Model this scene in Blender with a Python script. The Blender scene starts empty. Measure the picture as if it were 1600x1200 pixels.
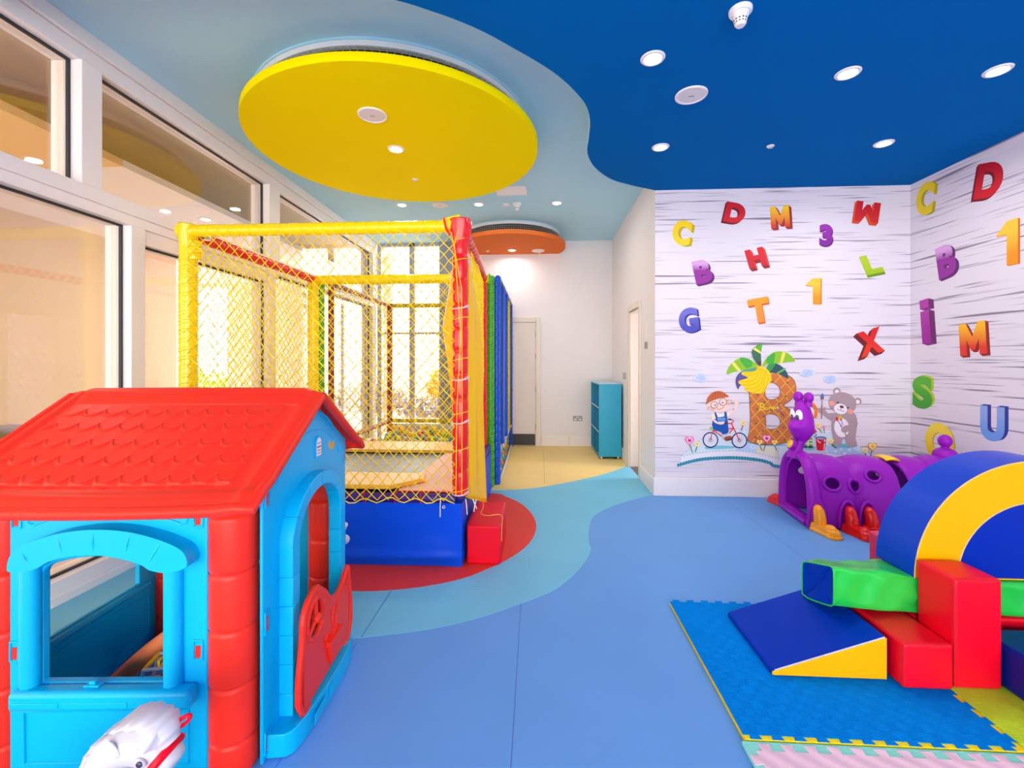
import bpy, bmesh, math, random
from mathutils import Vector, Matrix, noise
from mathutils.geometry import tessellate_polygon
PI = math.pi
random.seed(7)
scene = bpy.context.scene
COL = scene.collection

# ---------------------------------------------------------------- camera
cam_data = bpy.data.cameras.new('camera')
cam_data.sensor_width = 36.0
cam_data.sensor_fit = 'HORIZONTAL'
cam_data.lens = 705.0 * 36.0 / 1600.0
cam_data.shift_y = -34.0 / 1600.0
cam_data.clip_start = 0.05
cam = bpy.data.objects.new('camera', cam_data)
COL.objects.link(cam)
cam.location = (0, 0, 1.40)
cam.rotation_euler = (PI / 2, 0, math.atan(40.0 / 705.0))
scene.camera = cam

# ---------------------------------------------------------------- sky, exposure
world = bpy.data.worlds.new('daylight')
scene.world = world
world.use_nodes = True
bgn = world.node_tree.nodes['Background']
bgn.inputs['Color'].default_value = (1.0, 0.95, 0.90, 1)
bgn.inputs['Strength'].default_value = 7.0
scene.view_settings.view_transform = 'Standard'
scene.view_settings.look = 'None'
scene.view_settings.exposure = 0.22
scene.view_settings.gamma = 1.0
scene.view_settings.use_curve_mapping = False
LAMP_W = 7.2            # power of one ceiling downlight
scene.cycles.use_denoising = True
scene.cycles.max_bounces = 12
scene.cycles.diffuse_bounces = 6
scene.cycles.glossy_bounces = 4
scene.cycles.transparent_max_bounces = 24
scene.cycles.sample_clamp_indirect = 6.0
scene.cycles.caustics_reflective = False
scene.cycles.caustics_refractive = False

# ---------------------------------------------------------------- materials
def lin(c):
    c = c / 255.0
    return c / 12.92 if c <= 0.04045 else ((c + 0.055) / 1.055) ** 2.4

MATS = {}
def M(name, rgb, rough=0.5, spec=0.5, metal=0.0, coat=0.0, bump=0.0, bscale=60.0, vary=0.04, vscale=4.0, stretch=None):
    """procedural paint / plastic / vinyl: base colour with a little noise variation and optional noise bump"""
    if name in MATS:
        return MATS[name]
    m = bpy.data.materials.new(name)
    m.use_nodes = True
    nt = m.node_tree
    b = nt.nodes['Principled BSDF']
    col = [lin(c) for c in rgb] + [1.0]
    b.inputs['Roughness'].default_value = rough
    b.inputs['Metallic'].default_value = metal
    b.inputs['Specular IOR Level'].default_value = spec
    if coat:
        b.inputs['Coat Weight'].default_value = coat
        b.inputs['Coat Roughness'].default_value = 0.12
    tc = nt.nodes.new('ShaderNodeTexCoord')
    src = tc.outputs['Object']
    if stretch:
        mp = nt.nodes.new('ShaderNodeMapping')
        mp.inputs['Scale'].default_value = stretch
        nt.links.new(src, mp.inputs['Vector']); src = mp.outputs['Vector']
    n = nt.nodes.new('ShaderNodeTexNoise')
    n.inputs['Scale'].default_value = vscale
    n.inputs['Detail'].default_value = 4
    nt.links.new(src, n.inputs['Vector'])
    mix = nt.nodes.new('ShaderNodeMix'); mix.data_type = 'RGBA'
    mix.inputs[6].default_value = [c * (1 - vary) for c in col[:3]] + [1]
    mix.inputs[7].default_value = [min(1, c * (1 + vary)) for c in col[:3]] + [1]
    nt.links.new(n.outputs['Fac'], mix.inputs[0])
    nt.links.new(mix.outputs[2], b.inputs['Base Color'])
    if bump:
        n2 = nt.nodes.new('ShaderNodeTexNoise')
        n2.inputs['Scale'].default_value = bscale
        n2.inputs['Detail'].default_value = 3
        nt.links.new(src, n2.inputs['Vector'])
        bp = nt.nodes.new('ShaderNodeBump')
        bp.inputs['Strength'].default_value = bump
        bp.inputs['Distance'].default_value = 0.01
        nt.links.new(n2.outputs['Fac'], bp.inputs['Height'])
        nt.links.new(bp.outputs['Normal'], b.inputs['Normal'])
    MATS[name] = m
    return m

def emis(name, rgb, s):
    if name in MATS:
        return MATS[name]
    m = bpy.data.materials.new(name); m.use_nodes = True
    b = m.node_tree.nodes['Principled BSDF']
    b.inputs['Base Color'].default_value = [lin(c) for c in rgb] + [1]
    b.inputs['Emission Color'].default_value = [lin(c) for c in rgb] + [1]
    b.inputs['Emission Strength'].default_value = s
    MATS[name] = m
    return m

def pane_glass(name, tint=(255, 255, 255), ior=1.5, boost=1.0):
    if name in MATS:
        return MATS[name]
    m = bpy.data.materials.new(name); m.use_nodes = True
    nt = m.node_tree
    for n in list(nt.nodes):
        if n.type != 'OUTPUT_MATERIAL':
            nt.nodes.remove(n)
    out = [n for n in nt.nodes if n.type == 'OUTPUT_MATERIAL'][0]
    t = nt.nodes.new('ShaderNodeBsdfTransparent'); t.inputs[0].default_value = [lin(c) for c in tint] + [1]
    g = nt.nodes.new('ShaderNodeBsdfGlossy'); g.inputs['Roughness'].default_value = 0.0
    f = nt.nodes.new('ShaderNodeLayerWeight'); f.inputs['Blend'].default_value = 0.5
    pw = nt.nodes.new('ShaderNodeMath'); pw.operation = 'POWER'; pw.inputs[1].default_value = 5.0
    nt.links.new(f.outputs['Facing'], pw.inputs[0])
    mu = nt.nodes.new('ShaderNodeMath'); mu.operation = 'MULTIPLY_ADD'; mu.inputs[1].default_value = 0.92 * boost; mu.inputs[2].default_value = 0.045 * boost; mu.use_clamp = True
    mx = nt.nodes.new('ShaderNodeMixShader')
    nt.links.new(pw.outputs[0], mu.inputs[0]); nt.links.new(mu.outputs[0], mx.inputs[0])
    nt.links.new(t.outputs[0], mx.inputs[1]); nt.links.new(g.outputs[0], mx.inputs[2])
    nt.links.new(mx.outputs[0], out.inputs[0])
    MATS[name] = m
    return m

# ---------------------------------------------------------------- mesh building
def rotz(a): return Matrix.Rotation(a, 3, 'Z')

class MB:
    def __init__(self):
        self.v = []; self.f = []; self.m = []; self.mi = 0; self.X = None
    def add(self, vs, fs):
        o = len(self.v)
        if self.X is not None:
            vs = [self.X @ Vector(p) for p in vs]
        self.v += [tuple(p) for p in vs]
        self.f += [tuple(i + o for i in q) for q in fs]
        self.m += [self.mi] * len(fs)
        return self
    def box(self, x0, x1, y0, y1, z0, z1):
        vs = [(x, y, z) for z in (z0, z1) for y in (y0, y1) for x in (x0, x1)]
        return self.add(vs, [(0, 2, 3, 1), (4, 5, 7, 6), (0, 1, 5, 4), (2, 6, 7, 3), (0, 4, 6, 2), (1, 3, 7, 5)])
    def prism(self, loops, to3, w0, w1):
        """2-D outline (first loop) with holes (others) extruded from w0 to w1; to3(a, b, w) -> point"""
        flat = [p for lp in loops for p in lp]
        tris = tessellate_polygon([[Vector((a, b, 0)) for a, b in lp] for lp in loops])
        n = len(flat)
        vs = [to3(a, b, w0) for a, b in flat] + [to3(a, b, w1) for a, b in flat]
        fs = [tuple(t) for t in tris] + [tuple(i + n for i in reversed(t)) for t in tris]
        s = 0
        for lp in loops:
            k = len(lp)
            for i in range(k):
                j = (i + 1) % k
                fs.append((s + i, s + j, n + s + j, n + s + i))
            s += k
        return self.add(vs, fs)
    def flat(self, loops, to3):
        flat = [p for lp in loops for p in lp]
        tris = tessellate_polygon([[Vector((a, b, 0)) for a, b in lp] for lp in loops])
        return self.add([to3(a, b) for a, b in flat], [tuple(t) for t in tris])
    def tube(self, path, r, n=8, closed=False, caps=True):
        path = [Vector(p) for p in path]
        k = len(path)
        rs = r if isinstance(r, (list, tuple)) else [r] * k
        vs = []
        up = None
        for i, p in enumerate(path):
            a = path[i - 1] if (i > 0 or closed) else path[i]
            b = path[(i + 1) % k] if (i < k - 1 or closed) else path[i]
            t = (b - a)
            if t.length < 1e-9: t = Vector((0, 0, 1))
            t.normalize()
            if up is None:
                up = t.orthogonal().normalized()
            up = (up - t * up.dot(t))
            if up.length < 1e-6: up = t.orthogonal()
            up.normalize()
            s = t.cross(up)
            for q in range(n):
                g = 2 * PI * q / n
                vs.append(p + (up * math.cos(g) + s * math.sin(g)) * rs[i])
        fs = []
        for i in range(k if closed else k - 1):
            for q in range(n):
                a0 = i * n + q; a1 = i * n + (q + 1) % n
                b0 = ((i + 1) % k) * n + q; b1 = ((i + 1) % k) * n + (q + 1) % n
                fs.append((a0, a1, b1, b0))
        if caps and not closed:
            fs.append(tuple(reversed(range(n)))); fs.append(tuple(range((k - 1) * n, k * n)))
        return self.add(vs, fs)
    def cyl(self, p0, p1, r, n=16):
        return self.tube([p0, p1], r, n)
    def padded(self, p0, p1, r, seg, n=14, groove=0.16, jit=0.0):
        """foam-sleeved tube cinched at intervals"""
        p0 = Vector(p0); p1 = Vector(p1); L = (p1 - p0).length
        k = max(1, round(L / seg)); path = []; rs = []
        for i in range(k):
            jr = 1 + random.uniform(-jit, jit)
            for t, q in ((0.0, 1 - groove), (0.06, 0.97), (0.2, 1.0), (0.5, 1.02), (0.8, 1.0), (0.94, 0.97)):
                path.append(p0.lerp(p1, (i + t) / k)); rs.append(r * q * (jr if q > .9 else 1))
        path.append(p1); rs.append(r * (1 - groove))
        return self.tube(path, rs, n)
    def lathe(self, c, prof, n=24, axis='Z', cap=True):
        """profile of (radius, height) round an axis through c"""
        vs = []
        for r, h in prof:
            for q in range(n):
                g = 2 * PI * q / n
                a, b = r * math.cos(g), r * math.sin(g)
                d = {'Z': (a, b, h), 'Y': (a, h, b), 'X': (h, a, b)}[axis]
                vs.append((c[0] + d[0], c[1] + d[1], c[2] + d[2]))
        fs = []
        for i in range(len(prof) - 1):
            for q in range(n):
                fs.append((i * n + q, i * n + (q + 1) % n, (i + 1) * n + (q + 1) % n, (i + 1) * n + q))
        if cap:
            fs.append(tuple(reversed(range(n)))); fs.append(tuple(range((len(prof) - 1) * n, len(prof) * n)))
        return self.add(vs, fs)
    def ball(self, c, r, nu=16, nv=10, R=None):
        r = r if isinstance(r, (list, tuple)) else (r, r, r)
        vs = []
        for i in range(nv + 1):
            t = PI * i / nv
            for j in range(nu):
                g = 2 * PI * j / nu
                p = Vector((r[0] * math.sin(t) * math.cos(g), r[1] * math.sin(t) * math.sin(g), r[2] * math.cos(t)))
                if R is not None: p = R @ p
                vs.append(Vector(c) + p)
        fs = []
        for i in range(nv):
            for j in range(nu):
                a, b = i * nu + j, i * nu + (j + 1) % nu
                fs.append((a, b, b + nu, a + nu))
        return self.add(vs, fs)
    def grid(self, fn, nu, nv, closeu=False):
        vs = [fn(i / nu, j / nv) for j in range(nv + 1) for i in range(nu + (0 if closeu else 1))]
        w = nu + (0 if closeu else 1)
        fs = []
        for j in range(nv):
            for i in range(nu):
                a = j * w + i; b = j * w + (i + 1) % w
                fs.append((a, b, b + w, a + w))
        return self.add(vs, fs)
    def build(self, name, mats, parent=None, smooth=38, bevel=None, segs=3, local=False, solid=None, recalc=True, sub=0, merge=True):
        if not isinstance(mats, (list, tuple)): mats = [mats]
        me = bpy.data.meshes.new(name)
        off = Vector((0, 0, 0))
        if parent is not None and not local:
            q = parent
            while q is not None:
                off += q.location; q = q.parent
        me.from_pydata([tuple(Vector(p) - off) for p in self.v], [], self.f)
        for i, p in enumerate(me.polygons):
            p.material_index = self.m[i]
        bm = bmesh.new(); bm.from_mesh(me)
        if merge: bmesh.ops.remove_doubles(bm, verts=bm.verts, dist=1e-6)
        if recalc: bmesh.ops.recalc_face_normals(bm, faces=bm.faces)
        bm.to_mesh(me); bm.free()
        for m in mats: me.materials.append(m)
        if smooth:
            for p in me.polygons: p.use_smooth = True
            me.set_sharp_from_angle(angle=math.radians(smooth))
        o = bpy.data.objects.new(name, me)
        COL.objects.link(o)
        if parent is not None: o.parent = parent
        if solid:
            md = o.modifiers.new('solid', 'SOLIDIFY'); md.thickness = solid; md.offset = 0
        if bevel:
            md = o.modifiers.new('bevel', 'BEVEL'); md.width = bevel; md.segments = segs
            md.limit_method = 'ANGLE'; md.angle_limit = math.radians(35); md.harden_normals = False
        if sub:
            md = o.modifiers.new('sub', 'SUBSURF'); md.levels = sub; md.render_levels = sub
        return o

def tag(o, label=None, cat=None, group=None, kind=None):
    if label: o['label'] = label
    if cat: o['category'] = cat
    if group: o['group'] = group
    if kind: o['kind'] = kind
    return o

def thing(name, label, cat, loc=(0, 0, 0), rz=0.0, group=None):
    o = bpy.data.objects.new(name, None)
    COL.objects.link(o)
    o.empty_display_size = 0.1
    o.location = loc; o.rotation_euler = (0, 0, rz)
    return tag(o, label, cat, group)

def struct(o): return tag(o, kind='structure')

def arc(cx, cy, r, a0, a1, n, ry=None):
    ry = r if ry is None else ry
    return [(cx + r * math.cos(math.radians(a0 + (a1 - a0) * i / n)), cy + ry * math.sin(math.radians(a0 + (a1 - a0) * i / n))) for i in range(n + 1)]

def smoothed(pts, n=6, closed=True):
    """Catmull-Rom through the points"""
    out = []
    k = len(pts)
    rng = range(k) if closed else range(k - 1)
    for i in rng:
        if closed:
            p0, p1, p2, p3 = pts[i - 1], pts[i], pts[(i + 1) % k], pts[(i + 2) % k]
        else:
            p0, p1, p2, p3 = pts[max(i - 1, 0)], pts[i], pts[i + 1], pts[min(i + 2, k - 1)]
        for s in range(n):
            t = s / n
            out.append(tuple(0.5 * (2 * b + (c - a) * t + (2 * a - 5 * b + 4 * c - d) * t * t + (3 * b - a - 3 * c + d) * t ** 3)
                             for a, b, c, d in zip(p0, p1, p2, p3)))
    if not closed: out.append(tuple(pts[-1]))
    return out
XY = lambda a, b, w: (a, b, w)

# ---------------------------------------------------------------- palette
white_paint = M('white_wall_paint', (232, 228, 229), .65, .2, bump=.03, bscale=150, vary=.015)
frame_paint = M('partition_frame_paint', (246, 238, 233), .4, .3, vary=.02)
skirting_paint = M('skirting_paint', (236, 230, 228), .45, .4, vary=.02)
cream_paint = M('cream_door_frame', (228, 217, 203), .45, .4, vary=.02)
gasket = M('black_gasket', (45, 45, 48), .6)
vinyl_red = M('red_vinyl', (238, 4, 36), .36, .22, bump=.05, bscale=25)
vinyl_yellow = M('yellow_vinyl', (246, 178, 0), .36, .12, bump=.05, bscale=20)
vinyl_blue = M('royal_blue_vinyl', (0, 54, 178), .4, .06, bump=.06, bscale=18)
vinyl_green = M('green_vinyl', (38, 200, 70), .28, .5, bump=.1, bscale=12)
sleeve_yellow = M('yellow_foam_sleeve', (255, 222, 0), .22, .5, bump=.12, bscale=30)
sleeve_red = M('red_foam_sleeve', (232, 22, 28), .22, .5, bump=.12, bscale=30)
sleeve_green = M('green_foam_sleeve', (70, 180, 20), .3, .5, bump=.1, bscale=30)
sleeve_blue = M('blue_foam_sleeve', (4, 84, 206), .28, .4, bump=.1, bscale=30)
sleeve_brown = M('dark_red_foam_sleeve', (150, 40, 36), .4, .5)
cord_yellow = M('yellow_net_cord', (255, 226, 4), .6)
cord_black = M('black_net_cord', (22, 22, 40), .7)
cord_white = M('white_cord', (235, 232, 230), .6)
plastic_blue = M('playhouse_blue_plastic', (0, 186, 234), .38, .28, vary=.02)
plastic_red = M('playhouse_red_plastic', (253, 48, 28), .38, .3, vary=.02)
plastic_purple = M('caterpillar_purple_plastic', (156, 22, 184), .4, .25, vary=.03)
plastic_orange = M('caterpillar_orange_plastic', (255, 162, 10), .25, .5)
plastic_yellow = M('caterpillar_yellow_plastic', (252, 208, 12), .3, .5)
foot_red = M('caterpillar_red_plastic', (228, 24, 28), .22, .5)
white_plastic = M('white_fitting_plastic', (238, 232, 230), .4, .5)
steel = M('brushed_steel', (190, 188, 184), .35, .5, metal=1.0)
dark_hole = M('dark_vent_interior', (40, 38, 36), .8)
white_toy = M('white_toy_plastic', (214, 208, 211), .35, .5, vary=.01)
# ================================================================ floor
floor_blue = M('blue_sheet_vinyl', (104, 161, 224), .5, .15, bump=.02, bscale=220, vary=.05, vscale=3)
floor_light = M('light_blue_sheet_vinyl', (116, 194, 222), .5, .2, bump=.02, bscale=220, vary=.05, vscale=3)
floor_yellow = M('yellow_sheet_vinyl', (236, 206, 132), .5, .2, bump=.02, bscale=220, vary=.05, vscale=3, stretch=(1, 3, 1))
floor_red = M('red_sheet_vinyl', (226, 62, 50), .5, .2, bump=.02, bscale=220, vary=.04, vscale=3)
seam_mat = M('vinyl_weld_line', (62, 108, 186), .5)
seam_light = M('light_vinyl_weld_line', (70, 150, 196), .5)
seam_yellow = M('yellow_vinyl_weld_line', (196, 168, 104), .5)
b = MB(); b.box(-2.95, 3.9, -4.8, 7.7, -0.12, 0)
b.mi = 1
for (x0, y0), (x1, y1) in (((-.097, 2.62), (-.086, .2)), ((-.9, 2.2), (-.91, .2)), ((1.9, 4.8), (1.9, .2))):
    b.add([(x0 - .0018, y0, .0004), (x0 + .0018, y0, .0004), (x1 + .0018, y1, .0004), (x1 - .0018, y1, .0004)], [(0, 1, 2, 3)])
floor = struct(b.build('floor', [floor_blue, seam_mat], smooth=0, recalc=False))
band = [(1.235, 4.86), (1.209, 4.83), (1.055, 4.723), (.749, 4.456), (.526, 4.166), (.442, 3.887), (.401, 3.566), (.397, 3.408), (.356, 3.251), (.255, 3.019),
        (.118, 2.799), (0, 2.69), (-.097, 2.615), (-.282, 2.48), (-.475, 2.373), (-.662, 2.305), (-.847, 2.256), (-1.0, 2.225), (-1.4, 2.17), (-1.9, 2.14), (-2.4, 2.13), (-2.95, 2.14)]
sb = smoothed(band[1:], 5, closed=False)
b = MB(); b.prism([[(1.235, 4.86)] + sb + [(-2.95, 7.58), (1.235, 7.58)]], XY, 0, .0008)
b.mi = 1; b.add([(-.897 - .002, 2.72, .0012), (-.893 + .002, 2.72, .0012), (-.894 + .002, 2.245, .0012), (-.899, 2.245, .0012)], [(0, 1, 2, 3)])
o = b.build('light_blue_zone', [floor_light, seam_light], floor, smooth=0, recalc=False); tag(o, 'light blue curved band of floor')
yz = smoothed([(1.235, 6.225), (1.04, 5.943), (.794, 5.662), (.494, 5.401), (.22, 5.188), (-.071, 5.014), (-.419, 4.919), (-.9, 4.9), (-1.6, 5.0), (-2.3, 5.3)], 5, closed=False)
b = MB(); b.prism([yz + [(-2.3, 7.58), (1.235, 7.58)]], XY, 0, .0016)
b.mi = 1; b.add([(.077, 5.2, .002), (.083, 5.2, .002), (.097, 7.5, .002), (.093, 7.5, .002)], [(0, 1, 2, 3)])
o = b.build('yellow_zone', [floor_yellow, seam_yellow], floor, smooth=0, recalc=False); tag(o, 'yellow floor area by the back wall')
rz_ = smoothed([(-.491, 4.795), (-.333, 4.689), (-.157, 4.444), (-.047, 4.134), (-.011, 3.861), (-.041, 3.58), (-.119, 3.356), (-.225, 3.176), (-.345, 3.032),
                (-.495, 2.888), (-.717, 2.776), (-.94, 2.716), (-1.152, 2.70), (-1.5, 2.74), (-1.9, 2.9), (-2.2, 3.3), (-2.3, 3.8), (-2.1, 4.5), (-1.3, 4.8)], 5)
b = MB(); b.prism([rz_], XY, 0, .0024)
o = b.build('red_zone', [floor_red], floor, smooth=0); tag(o, 'red oval of floor under the trampoline')

# ================================================================ ceilings
ceil_light = M('light_blue_ceiling_paint', (184, 226, 242), .75, .02, bump=.02, bscale=90, vary=.02)
ceil_blue = M('strong_blue_ceiling_paint', (0, 102, 174), .75, .02, bump=.02, bscale=90, vary=.03, vscale=2)
b = MB(); b.box(-2.95, 3.9, -4.8, 7.7, 3.43, 3.55)
struct(b.build('ceiling', [ceil_light], smooth=0))
cb = [(1.235, 4.83), (1.11, 4.762), (.946, 4.668), (.727, 4.51), (.535, 4.235), (.432, 3.945), (.412, 3.665), (.394, 3.422), (.35, 3.231), (.282, 3.088), (.164, 2.907),
      (.039, 2.763), (-.147, 2.589), (-.281, 2.471), (-.408, 2.379), (-.559, 2.292), (-.712, 2.218), (-1.0, 2.13), (-1.5, 2.04), (-2.1, 2.0), (-2.75, 2.02)]
out = smoothed(cb, 4, closed=False) + [(-2.75, -4.8), (3.8, -4.8), (3.8, 4.83)]
b = MB(); b.prism([out], XY, 3.21, 3.43)
for i, f in enumerate(b.f):            # the step face carries the paint of the lighter ceiling
    zs = {round(b.v[k][2], 2) for k in f}
    b.m[i] = 1 if len(zs) > 1 else 0
struct(b.build('ceiling_dropped', [ceil_blue, ceil_light], smooth=30))

# ================================================================ walls
b = MB(); b.prism([[(-1.62, 0), (1.35, 0), (1.35, 3.43), (-1.62, 3.43)]], lambda a, c, w: (a, w, c), 7.58, 7.7)
struct(b.build('wall_back', [white_paint], smooth=0))
b = MB(); b.prism([[(4.95, 0), (5.53, 0), (5.53, 2.07), (6.12, 2.07), (6.12, 0), (7.58, 0), (7.58, 3.43), (4.95, 3.43)]], lambda a, c, w: (w, a, c), 1.235, 1.35)
struct(b.build('wall_corridor', [white_paint], smooth=0))
# passage seen through the open doorway
passage_floor = M('passage_dark_floor', (92, 86, 88), .6)
passage_paint = M('passage_wall_paint', (226, 214, 218), .6)
b = MB(); b.box(1.35, 2.6, 6.125, 6.2, 0, 2.3); b.box(1.35, 2.6, 5.3, 5.38, 0, 2.3); b.box(1.35, 2.6, 5.3, 6.2, 2.3, 2.36)
struct(b.build('wall_passage', [passage_paint], smooth=0))
b = MB(); b.box(1.235, 2.6, 5.38, 6.12, -.05, .003)
struct(b.build('floor_passage', [passage_floor], smooth=0))

# printed plank wallpaper
def wallpaper(name, swap):
    m = bpy.data.materials.new(name); m.use_nodes = True
    nt = m.node_tree; N = nt.nodes; L = nt.links
    bs = N['Principled BSDF']; bs.inputs['Roughness'].default_value = .55; bs.inputs['Specular IOR Level'].default_value = .3
    tc = N.new('ShaderNodeTexCoord')
    def streak(sx, sz, lo, hi, off):
        mp = N.new('ShaderNodeMapping')
        mp.inputs['Scale'].default_value = (sx, sx, sz); mp.inputs['Location'].default_value = (off, off * 1.7, off * 3)
        L.new(tc.outputs['Object'], mp.inputs['Vector'])
        n = N.new('ShaderNodeTexNoise'); n.inputs['Scale'].default_value = 1; n.inputs['Detail'].default_value = 1.5; n.inputs['Roughness'].default_value = .55
        L.new(mp.outputs[0], n.inputs['Vector'])
        r = N.new('ShaderNodeMapRange'); r.inputs['From Min'].default_value = lo; r.inputs['From Max'].default_value = hi
        L.new(n.outputs['Fac'], r.inputs['Value'])
        return r.outputs[0]
    def mixc(fac, a, bcol):
        mx = N.new('ShaderNodeMix'); mx.data_type = 'RGBA'
        L.new(fac, mx.inputs[0])
        if isinstance(a, tuple): mx.inputs[6].default_value = a
        else: L.new(a, mx.inputs[6])
        mx.inputs[7].default_value = bcol
        return mx.outputs[2]
    c = lambda r, g, bb: (lin(r), lin(g), lin(bb), 1)
    a1 = streak(.95, 36, .625, .69, 3.1)
    a2 = streak(1.5, 66, .63, .70, 11.7)
    a3 = streak(.6, 20, .64, .76, 23.3)
    col = mixc(a3, c(224, 217, 224), c(196, 187, 195))
    col = mixc(a2, col, c(176, 164, 178))
    col = mixc(a1, col, c(138, 128, 146))
    L.new(col, bs.inputs['Base Color'])
    return m
wp = wallpaper('plank_print_wallpaper', False)
b = MB(); b.box(1.235, 3.9, 4.83, 4.95, 0, 3.43)
b.m = [1 if k == 4 else 0 for k in range(6)]
struct(b.build('wall_mural', [wp, white_paint], smooth=0))
b = MB(); b.box(3.8, 3.9, -4.8, 4.83, 0, 3.43)
struct(b.build('wall_right', [wp], smooth=0))
# skirting boards
b = MB(); b.box(1.215, 3.8, 4.805, 4.83, 0, .19); b.box(1.215, 1.235, 4.83, 5.47, 0, .17)
struct(b.build('baseboard_mural', [skirting_paint], smooth=0, bevel=.006))
b = MB(); b.box(3.78, 3.8, -4.8, 4.805, 0, .19)
struct(b.build('baseboard_right', [skirting_paint], smooth=0, bevel=.006))
b = MB(); b.box(.06, .52, 7.56, 7.58, 0, .17); b.box(.523, 1.235, 7.56, 7.58, 0, .17); b.box(-1.62, -.92, 7.56, 7.58, 0, .17)
struct(b.build('baseboard_back', [skirting_paint], smooth=0, bevel=.006))
b = MB(); b.box(1.215, 1.235, 6.19, 7.56, 0, .17)
struct(b.build('baseboard_corridor', [skirting_paint], smooth=0, bevel=.006))

# doors
d = thing('door_1', None, None, (-.44, 7.58, 0)); struct(d)
b = MB(); b.box(-.92, -.85, 7.545, 7.58, 0, 2.14); b.box(-.03, .05, 7.545, 7.58, 0, 2.14); b.box(-.85, -.03, 7.545, 7.58, 2.07, 2.14)
b.build('door_frame', [cream_paint], d, smooth=0, bevel=.006)
b = MB(); b.box(-.845, -.035, 7.553, 7.579, .01, 2.065)
b.build('door_leaf', [M('cream_door_panel', (222, 213, 203), .45, .4, vary=.03, stretch=(14, 1, 1))], d, smooth=0, bevel=.003)
b = MB(); b.box(-.84, -.04, 7.549, 7.553, .015, .2)
b.build('kick_plate', [M('black_kick_plate', (52, 50, 52), .5)], d, smooth=0)
for z in (.32, .95, 1.5, 1.86):
    b = MB(); b.cyl((-.032, 7.545, z - .045), (-.032, 7.545, z + .045), .008, 10)
    b.build('hinge', [steel], d)
b = MB(); b.cyl((-.79, 7.553, 1.02), (-.79, 7.51, 1.02), .01, 10); b.cyl((-.79, 7.51, 1.02), (-.68, 7.51, 1.02), .009, 10)
b.build('door_handle', [steel], d)
d = thing('door_2', None, None, (1.235, 5.8, 0)); struct(d)
b = MB(); b.box(1.213, 1.235, 5.46, 5.53, 0, 2.14); b.box(1.213, 1.235, 6.12, 6.19, 0, 2.14); b.box(1.213, 1.235, 5.53, 6.12, 2.07, 2.14)
b.box(1.235, 1.36, 5.53, 5.545, .003, 2.07); b.box(1.235, 1.36, 6.105, 6.12, .003, 2.07); b.box(1.235, 1.36, 5.545, 6.105, 2.055, 2.07)
b.build('door_frame', [cream_paint], d, smooth=0, bevel=.004)

# ================================================================ glazed partition on the left
XP = -2.75
b = MB()
b.box(-2.95, XP, -4.8, 7.58, 3.34, 3.43); b.box(-2.95, XP - .02, -4.8, 7.58, 3.235, 3.335)
b.box(-2.95, XP, -4.8, 7.58, 2.40, 2.485); b.box(-2.95, XP - .015, -4.8, 7.58, 2.335, 2.40)
for y0, y1 in ((-1.6, -1.47), (.6, .73), (2.575, 2.705), (4.49, 4.68), (7.42, 7.58)):
    b.box(-2.95, XP, y0, y1, 2.485, 3.235)
for y0, y1 in ((-1.6, -1.5), (.75, .86), (2.92, 3.03), (4.50, 4.62), (7.42, 7.58)):
    b.box(-2.95, XP - .01, y0, y1, .14, 2.335)
b.box(-2.95, XP, -4.8, 7.58, 0, .055); b.box(-2.95, XP - .01, -4.8, 7.58, .055, .14)
b.box(-2.93, XP - .03, 3.03, 4.5, 2.23, 2.335)
struct(b.build('window_frame_partition', [frame_paint], smooth=0, bevel=.004, segs=2)).name = 'wall_left'
b = MB()
def gask(y0, y1, z0, z1, x=-2.842):
    t = .012
    b.box(x, x + .02, y0, y0 + t, z0, z1); b.box(x, x + .02, y1 - t, y1, z0, z1)
    b.box(x, x + .02, y0 + t, y1 - t, z0, z0 + t); b.box(x, x + .02, y0 + t, y1 - t, z1 - t, z1)
up = ((-4.8, -1.6), (-1.47, .6), (.73, 2.575), (2.705, 4.49), (4.68, 7.42))
lo = ((-4.8, -1.6), (-1.5, .75), (.86, 2.92), (3.03, 4.5), (4.62, 7.42))
for y0, y1 in up: gask(y0, y1, 2.485, 3.235)
for y0, y1 in lo: gask(y0, y1, .14, 2.335 if y0 != 3.03 else 2.23)
struct(b.build('trim_1', [gasket], smooth=0))
gl = pane_glass('clear_partition_glass', (250, 250, 248), 1.5, 2.2)
w = thing('window_1', None, None, (-2.86, 3, 0)); struct(w)
for y0, y1 in up:
    b = MB(); b.box(-2.866, -2.858, y0, y1, 2.485, 3.235); b.build('glass_pane', [gl], w, smooth=0)
for y0, y1 in lo:
    b = MB(); b.box(-2.866, -2.858, y0, y1, .14, 2.335 if y0 != 3.03 else 2.23); b.build('glass_pane', [gl], w, smooth=0)

# tall window in the back wall
w = thing('window_2', None, None, (-2.2, 7.58, 0)); struct(w)
b = MB()
fw = M('window_aluminium', (176, 176, 180), .4, .5)
b.box(-2.19, -2.10, 7.60, 7.68, 0, 3.43); b.box(-2.75, -2.68, 7.60, 7.68, 0, 3.43)
b.box(-2.68, -1.66, 7.62, 7.66, 1.88, 1.915); b.box(-2.68, -1.66, 7.6, 7.68, 0, .06); b.box(-2.68, -1.66, 7.6, 7.68, 3.38, 3.43)
b.build('window_frame', [fw], w, smooth=0)
b = MB(); b.box(-2.68, -2.19, 7.636, 7.642, .06, 3.38); b.box(-2.10, -1.64, 7.636, 7.642, .06, 3.38)
b.build('glass_pane', [gl], w, smooth=0)
b = MB(); b.box(-1.66, -1.40, 7.52, 7.6, 0, 3.43)
struct(b.build('trim_2', [M('grey_column_paint', (146, 154, 166), .5)], smooth=0, bevel=.01))

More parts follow.
